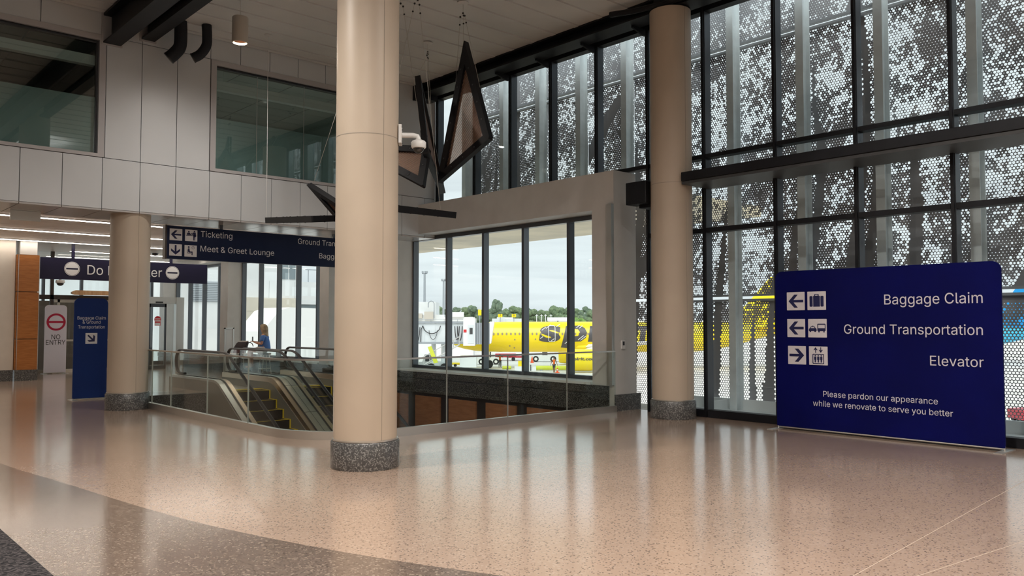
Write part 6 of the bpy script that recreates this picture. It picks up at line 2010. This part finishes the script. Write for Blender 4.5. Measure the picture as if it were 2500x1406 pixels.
# ---- light poles
for k, (l, d, zt_, lb) in enumerate(((-17.1, 160, 11.8, 'tall grey apron light pole, taller of the two left of the sky'), (-15.9, 190, 11.9, 'tall grey apron light pole against the sky, right of the taller one'))):
    o = thing('light_pole', lb, 'light pole', W3(l, d, GZ), 'apron light poles')
    m_ = MB(); m_.cyl(W3(l, d, GZ), W3(l, d, zt_ - 0.6), 0.32, 0.2, n=12); m_.build('pole', M['bridge_dark'], o, smooth=40)
    m_ = MB()
    for s_ in (-0.4, 0.1, 0.45): fbox(m_, l + s_ - 0.15, l + s_ + 0.15, d - 0.3, d + 0.3, zt_ - 0.5, zt_ - 0.1)
    fbox(m_, l - 0.5, l + 0.5, d - 0.06, d + 0.06, zt_ - 0.65, zt_ - 0.5)
    m_.build('lamp_head', M['bridge_dark'], o)
# far white building with roof equipment
o = thing('airport_building', 'pale low building with roof equipment beyond the boarding bridge', 'building', W3(-15, 140, GZ))
m_ = MB(); fbox(m_, -30, -11.6, 140, 150, GZ, 3.0); fbox(m_, -26, -13.2, 141, 149, 3.0, 5.2); m_.build('wall', M['concrete'], o)
m_ = MB(); fbox(m_, -14.9, -13.4, 139, 140.5, 2.2, 3.5); fbox(m_, -16.2, -15.3, 139.2, 140, 2.4, 3.2); m_.build('roof_unit', M['beige_metal'], o)
m_ = MB(); m_.tube([W3(-13.2, 138.8, 2.4), W3(-13.2, 138.8, 4.6)] + [W3(-13.7 + 0.5 * math.cos(t_), 138.8, 4.8 + 0.5 * math.sin(t_)) for t_ in (0.2, 0.8, 1.6, 2.4, 3.0)] + [W3(-14.2, 138.8, 4.2)], 0.08, 8); m_.build('vent_pipe', M['bridge_dark'], o, smooth=50)
m_ = MB(); fbox(m_, -11.6, -6.6, 139, 146, GZ, 2.6); fbox(m_, -10.6, -8.2, 138.6, 140, 2.6, 3.4); m_.build('annex', M['white_paint'], o)

# ---- trees: three kinds, then copies along the far edge of the field
def tree_proto(name, label, mat, seed, h, wd):
    rnd = random.Random(seed)
    o = thing(name, label, 'tree', (0, 0, 0))
    c = MB()
    for i in range(26):
        a = rnd.uniform(0, 2 * PI); z = h * rnd.uniform(0.32, 0.92)
        rr = wd * 0.5 * rnd.uniform(0.1, 0.85) * (1.15 - abs(z / h - 0.55))
        r = wd * rnd.uniform(0.13, 0.24)
        n0 = len(c.v)
        c.ball((rr * math.cos(a), rr * math.sin(a), z), r, 9, 6, (1, 1, 0.85))
        for q in range(n0, len(c.v)):
            p = c.v[q]; k = 1 + rnd.uniform(-0.08, 0.08)
            c.v[q] = (p[0] * k, p[1] * k, p[2] + rnd.uniform(-0.15, 0.15))
    c.build('crown', mat, o)
    t_ = MB(); t_.cyl((0, 0, 0), (0, 0, h * 0.5), wd * 0.04, wd * 0.025, n=8); t_.build('trunk', M['bark'], o)
    return o
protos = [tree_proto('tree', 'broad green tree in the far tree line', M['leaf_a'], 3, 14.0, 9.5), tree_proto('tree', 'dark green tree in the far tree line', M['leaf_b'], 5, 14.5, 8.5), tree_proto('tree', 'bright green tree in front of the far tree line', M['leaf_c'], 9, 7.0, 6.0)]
rnd = random.Random(11)
spots = []
px = 1062
i = 0
while px < 1470:
    d = 432 + 17 * (i * 5 % 7)
    spots.append((px, d, rnd.choice((0, 0, 1)), rnd.uniform(0.84, 1.12)))
    px += rnd.uniform(12, 16); i += 1
spots += [(1093, 400, 1, 0.9), (1208, 420, 1, 1.25)]
spots += [(1364, 330, 2, 0.85), (1412, 330, 2, 1.1), (1432, 345, 2, 0.8)]
used = set()
LB = ['broad green tree in the far tree line beyond the airfield', 'dark green tree in the far tree line beyond the airfield', 'small bright green tree before the far tree line above the airliner']
for (px, d, k, s_) in spots:
    p = W3((px - 1250) / 2000 * d, d, GZ)
    rz = rnd.uniform(0, 6.28)
    if k not in used:
        used.add(k); q = protos[k]; q.location = p; q.rotation_euler = (0, 0, rz); q.scale = (s_, s_, s_); q['label'] = LB[k]; q['group'] = LB[k] + ' group'
    else:
        dup(protos[k], p, rz, LB[k], LB[k] + ' group', (s_, s_, s_) if s_ != 1.25 else (s_ * 0.75, s_ * 0.75, s_))
for q in [o for o in bpy.data.objects if o.get('category') == 'tree']:
    if q['label'] == LB[1] and abs(q.scale[2] - 1.25) < 1e-3: q['label'] = 'tallest dark tree standing above the tree line left of the gate signs'; 
    q['group'] = 'trees beyond the airfield'
# small houses and poles under the trees
for k, (l, w_, lb) in enumerate(((19.3, 4.0, 'white house under the far trees above the dark letter'), (26.4, 8.5, 'long low white house under the far trees'), (-2.5, 5.0, 'pale house under the trees behind the gate signs'))):
    o = thing('house', lb, 'house', W3(l, 390, GZ), 'houses beyond the airfield')
    m_ = MB(); fbox(m_, l - w_ / 2, l + w_ / 2, 390, 396, GZ, 2.6); m_.build('wall', M['white_paint'], o)
    m_ = MB(); m_.loft([[W3(l - w_ / 2 - 0.4, 389.5, 2.6), W3(l - w_ / 2 - 0.4, 396.5, 2.6), W3(l - w_ / 2 - 0.4, 393, 4.2)], [W3(l + w_ / 2 + 0.4, 389.5, 2.6), W3(l + w_ / 2 + 0.4, 396.5, 2.6), W3(l + w_ / 2 + 0.4, 393, 4.2)]]); m_.build('roof', M['concrete'], o)
for k, px in enumerate((1310, 1322, 1332, 1345, 1190)):
    l = (px - 1250) / 2000 * 350
    m_ = MB(); m_.cyl(W3(l, 350, GZ), W3(l, 350, 5.2), 0.14, n=8); fbox(m_, l - 0.6, l + 0.6, 349.9, 350.1, 4.6, 4.8)
    tag(m_.build('utility_pole', M['white_paint'], loc=W3(l, 350, GZ)), 'thin pale utility pole before the far trees', 'pole', 'utility poles')

# ---- terminal wing on the left, seen through the far windows
o = thing('terminal_wing', 'pale concrete terminal wing with parapet, louvre and upper storey outside the far windows', 'building', (22, 48, GZ))
m_ = MB()
m_.box(20.8, 24.1, 46.0, 47.0, GZ, 3.1)
for i in range(11): m_.box(20.79, 24.11, 45.985, 46.0, GZ + 0.66 * i, GZ + 0.66 * i + 0.02)
m_.build('stone_block', M['beige_stone'], o)
m_ = MB()
x = 20.8
while x < 27.5: m_.box(x, x + 1.68, 46.6, 47.0, 2.75, 4.15); x += 1.7
m_.build('parapet', M['concrete'], o)
m_ = MB(); m_.box(24.1, 28.5, 46.9, 47.2, GZ, 2.4); m_.build('lower_wall', M['concrete'], o)
m_ = MB(); m_.box(24.1, 28.5, 46.85, 46.95, 2.3, 2.75)
m_.box(24.1, 25.4, 46.8, 46.9, -1.0, 2.7); m_.build('dark_glazing', M['shade_glass'], o)
m_ = MB(); m_.box(20, 27.3, 52, 60, 3, 8.6); m_.build('upper_storey', M['concrete'], o)
for x0 in (26.0, 26.55):
    m_ = MB(); m_.box(x0, x0 + 0.45, 51.95, 52.0, 4.6, 7.4); m_.build('upper_window', M['shade_glass'], o)
m_ = MB(); m_.box(5, 21.2, 50, 51, GZ, 7.0); m_.build('panel_wall', M['concrete'], o)
m_ = MB()
for i in range(11): m_.box(19.0, 21.0, 49.9, 50.0, 2.95 + i * 0.11, 3.0 + i * 0.11)
m_.box(18.9, 21.1, 49.95, 50.0, 2.9, 4.15)
m_.build('louvre', M['bridge_dark'], o)
m_ = MB()
for i in range(4): m_.tube([(25.2 + i * 1.0, 46.8, 4.15), (25.2 + i * 1.0, 46.8, 4.95)], 0.03, 6)
m_.tube([(25.0, 46.8, 4.95), (28.4, 46.8, 4.95)], 0.035, 6); m_.build('roof_rail', M['bridge_dark'], o)
c = MB()
P = [(18.85, -8.0 + 3.7), (18.95, 1.15), (19.9, 2.25), (20.5, 2.42), (22.0, 2.38), (23.6, 2.42), (26.5, 2.40), (26.5, GZ)]
c.prism(P, (0, 40, 0), X, Z, Y * 3.0)
tag(c.build('canvas_cover', M['canvas'], loc=(22, 41.5, GZ)), 'big white canvas covered structure outside the far windows', 'canvas cover')

# ---- apron vehicles and equipment
def tug(l, d, mat, label, L=3.2, H=1.5, wheel=0.38, group=None):
    o = thing('baggage_tug', label, 'tug', W3(l, d, GZ), group)
    b = MB()
    b.loft([[W3(l + a, d, GZ + z) for a, z in Pq] if False else [W3(l + a, dd, GZ + z) for a, z in ((-L / 2, 0.35), (L / 2, 0.35), (L / 2, 0.95), (L * 0.2, 1.0), (L * 0.12, H), (-L * 0.1, H), (-L * 0.16, 0.95), (-L / 2, 0.9))] for dd in (d, d + 1.4)])
    b.build('body', mat, o)
    b = MB(); fbox(b, -L * 0.08 + l, L * 0.1 + l, d - 0.01, d, GZ + 1.02, GZ + H - 0.1); b.build('cab_window', M['dark_gray'], o)
    for a in (-L * 0.3, L * 0.3):
        for dd in (d - 0.05, d + 1.2):
            b = MB(); fcyl_d(b, l + a, dd, GZ + wheel, wheel, 0.25); wh = b.build('wheel', M['tyre'], o, smooth=40)
            b = MB(); fcyl_d(b, l + a, dd - 0.01, GZ + wheel, wheel * 0.5, 0.27); b.build('hub_cap', M['white_paint'], wh, smooth=40)
    return o
tug(4.9, 124, M['white_paint'], 'white baggage tug under the airliner right of the orange cone', 4.4, 1.7, 0.45)
tug(-3.3, 116, M['white_paint'], 'white tug under the airliner nose left of the standing worker', 3.4, 1.9, 0.42)
tug(-10.6, 104, M['white_paint'], 'white van under the boarding bridge stairs', 4.8, 1.9, 0.4)
tug(30.6, 47, M['red_vehicle'], 'red vehicle on the apron behind the perforated panels right of the big sign', 3.0, 1.5, 0.4)
b = MB(); fbox(b, -2.6, 0.6, 127, 129, GZ + 0.55, GZ + 1.1); fbox(b, -0.8, 2.2, 127, 129, GZ + 0.5, GZ + 0.75)
o = thing('baggage_cart', 'red flat baggage cart under the airliner behind the standing worker', 'cart', W3(-1, 128, GZ))
b.build('deck', M['red_vehicle'], o)
for l in (-2.2, 0.2, 1.8):
    b = MB(); fcyl_d(b, l, 126.9, GZ + 0.3, 0.3, 0.25); b.build('wheel', M['tyre'], o, smooth=40)
def cone(l, d, label, h=0.85):
    o = thing('traffic_cone', label, 'traffic cone', W3(l, d, GZ), 'orange cones on the apron')
    c = W3(l, d, GZ)
    MB().lathe([(0.2 * h / 0.85, 0.04), (0.04, h), (0.0, h)], c, 16).build('cone_body', M['cone'], o, smooth=40)
    b = MB(); fbox(b, l - 0.26, l + 0.26, d - 0.26, d + 0.26, GZ, GZ + 0.05); b.build('base', M['cone'], o)
    MB().lathe([(0.125, h * 0.5), (0.09, h * 0.7)], c, 16, caps=False).build('reflective_band', M['white_paint'], o, smooth=40)
cone(2.95, 121, 'orange traffic cone left of the white baggage tug', 1.0)
cone(-5.6, 117.6, 'orange traffic cone below the boarding bridge, behind its partner', 1.0)
cone(-5.4, 113, 'orange traffic cone at the left foot of the white tug', 1.0)
cone(5.35, 97.0, 'short orange cone at the feet of the walking worker', 0.6)
b = MB(); b.tube([W3(-1.2, 102, GZ + 0.35), W3(-0.1, 102, GZ + 0.35)], 0.22, 12)
b2 = MB(); b2.tube([W3(3.0, 101.5, GZ + 0.35), W3(5.2, 101.2, GZ + 0.36), W3(7.4, 101.4, GZ + 0.34), W3(9.4, 101.6, GZ + 0.35), W3(9.75, 101.7, GZ + 0.33)], 0.27, 14)
o = thing('air_hose', 'long lime green air hose lying across the apron under the airliner', 'hose', W3(4, 102, GZ))
b.build('hose_section', M['lime'], o, smooth=50); b2.build('hose_section', M['lime'], o, smooth=50)
b = MB()
for l in (-0.6, 3.6, 5.6, 8.2): fbox(b, l - 0.12, l + 0.12, 101.2, 102.2, GZ, GZ + 0.14)
b.build('hose_rest', M['bridge_dark'], o)
o = thing('ground_power_unit', 'white box unit with a yellow lid between the two hose sections', 'ground unit', W3(1.6, 102, GZ))
b = MB(); fbox(b, 0.3, 1.55, 101, 102.2, GZ, GZ + 0.55); fbox(b, 1.9, 2.95, 101.2, 102.2, GZ, GZ + 0.5); b.build('housing', M['white_paint'], o)
b = MB(); fbox(b, 0.75, 1.2, 101.2, 101.8, GZ + 0.55, GZ + 1.2); b.build('lid', M['yellow'], o)
b = MB(); b.tube([W3(2.3, 101.1, GZ), W3(2.3, 101.1, GZ + 0.75)], 0.05, 8); b.build('post', M['black'], o)
b = MB(); b.tube([W3(-8.2, 110, GZ + 0.45), W3(-4.9, 110, GZ + 0.4)], 0.16, 10)
o = thing('tow_bar', 'orange yellow tow bar on the apron below the boarding bridge', 'tow bar', W3(-6.5, 110, GZ))
b.build('bar', M['yellow'], o, smooth=50)
for l in (-7.6, -5.4):
    b = MB(); fcyl_d(b, l, 109.8, GZ + 0.2, 0.2, 0.3); b.build('wheel', M['tyre'], o, smooth=40)

# ---- apron workers
def worker(label, l, d, H, walk, rz, shorts, arms_up):
    o = thing('person', label, 'person', W3(l, d, GZ))
    o.rotation_euler = (0, 0, rz)
    k = H / 1.78
    s = Skel()
    s.add('pelvis', (0, 0, 0.96 * k), (0.16, 0.12))
    s.chain('pelvis', [('waist', (0, 0, 1.1 * k), (0.15, 0.11)), ('chest', (0, 0, 1.3 * k), (0.18, 0.12)), ('collar', (0, 0, 1.45 * k), (0.1, 0.07)), ('neck', (0.0, 0, 1.53 * k), 0.055), ('jaw', (0.02, 0, 1.60 * k), 0.085), ('brow', (0.02, 0, 1.68 * k), (0.092, 0.10)), ('crown', (0.0, 0, 1.75 * k), 0.06)])
    s.add('nose', (0.115, 0, 1.63 * k), 0.013, 'jaw')
    for sd, y in (('L', 1), ('R', -1)):
        if arms_up:
            s.chain('collar', [('shoulder' + sd, (0, 0.19 * y, 1.44 * k), 0.062), ('elbow' + sd, (0.16, 0.36 * y, 1.36 * k), 0.043), ('wrist' + sd, (0.22, 0.2 * y, 1.58 * k), 0.03)])
            hand(s, sd, (0.22, 0.2 * y, 1.58 * k), (0.1, -0.5 * y, 0.8), (1, 0, 0), (0, 0, 1))
        else:
            w_ = walk * y
            s.chain('collar', [('shoulder' + sd, (0, 0.19 * y, 1.44 * k), 0.062), ('elbow' + sd, (-0.12 * w_, 0.29 * y, 1.15 * k), 0.043), ('wrist' + sd, (0.02 - 0.2 * w_, 0.36 * y, 0.92 * k), 0.03)])
            hand(s, sd, (0.02 - 0.2 * w_, 0.36 * y, 0.92 * k), (0.1, 0.1 * y, -1), (1, 0, 0), (0, 0.3 * y, 0))
        w_ = walk * y
        s.chain('pelvis', [('hip' + sd, (0, 0.1 * y, 0.92 * k), 0.1), ('knee' + sd, (0.10 * w_ + 0.03, 0.11 * y, 0.52 * k), 0.075), ('calf' + sd, (0.18 * w_ - 0.01, 0.115 * y, 0.36 * k), 0.066), ('ankle' + sd, (0.26 * w_ - 0.02, 0.12 * y, 0.11 * k), 0.042), ('heel' + sd, (0.26 * w_ - 0.04, 0.12 * y, 0.045), 0.042), ('toe' + sd, (0.26 * w_ + 0.15, 0.13 * y, 0.035), 0.035)])
    skinned('body', s.V, s.E, M['skin_dark'], o, sub=1)
    s = Skel()
    s.add('hem', (0, 0, 0.86 * k), (0.19, 0.15))
    s.chain('hem', [('waist', (0, 0, 1.08 * k), (0.18, 0.14)), ('chest', (0, 0, 1.3 * k), (0.205, 0.145)), ('collar', (0, 0, 1.46 * k), (0.12, 0.085))])
    for sd, y in (('L', 1), ('R', -1)): s.chain('collar', [('shoulder' + sd, (0, 0.20 * y, 1.43 * k), 0.085)])
    skinned('hi_vis_vest', s.V, s.E, M['orange'], o, sub=1)
    s = Skel()
    s.add('pelvis', (0, 0, 0.95 * k), (0.17, 0.13))
    for sd, y in (('L', 1), ('R', -1)):
        w_ = walk * y
        pts = [('hip' + sd, (0, 0.1 * y, 0.9 * k), 0.115), ('knee' + sd, (0.10 * w_ + 0.03, 0.11 * y, 0.52 * k), 0.085)]
        if not shorts: pts.append(('cuff' + sd, (0.26 * w_ - 0.02, 0.12 * y, 0.12 * k), 0.06))
        s.chain('pelvis', pts)
    skinned('shorts' if shorts else 'trousers', s.V, s.E, M['dark_gray'], o, sub=1)
    b = MB(); b.ball((0.0, 0, 1.70 * k), 0.105, 14, 8, (1, 0.9, 0.9), 0, PI * 0.55)
    q = b.build('cap', M['bag'] if not shorts else M['maroon'], None, smooth=60); q.parent = o
worker('apron worker in orange vest and dark trousers with raised arms, standing under the airliner', -1.6, 108.5, 1.78, 0.15, HEAD - PI / 2 + 0.3, False, True)
worker('apron worker in orange vest and dark shorts walking beside the lime hose', 4.98, 97.5, 1.84, 0.8, HEAD - PI / 2 - 0.4, True, False)

# ---- blue aircraft tail far right
o = thing('aircraft_tail', 'bright blue aircraft tail behind the perforated panels right of the big sign', 'aircraft', W3(74, 120, GZ))
t = MB(); rings = []
for z, l0, ch in ((-0.6, 68.5, 7.5), (3.5, 71.5, 5.5), (8.0, 74.8, 3.4)):
    rings.append([W3(l0 + c * ch, 120 + h * 0.4, z) for c, h in ((0, 0), (0.2, 0.5), (0.6, 0.5), (1, 0), (0.6, -0.5), (0.2, -0.5))])
t.loft(rings, True); t.build('tail_fin', M['blue_tail'], o, smooth=40)
t = MB(); rings = []
for l, r, z in ((60, 1.9, -0.6), (68, 1.8, -0.5), (74, 1.0, 0.0), (79, 0.25, 0.4)):
    rings.append([W3(l, 120 + r * math.cos(2 * PI * i / 24), z + r * math.sin(2 * PI * i / 24)) for i in range(24)])
t.loft(rings, True); t.build('rear_fuselage', M['sky_blue'], o, smooth=40)
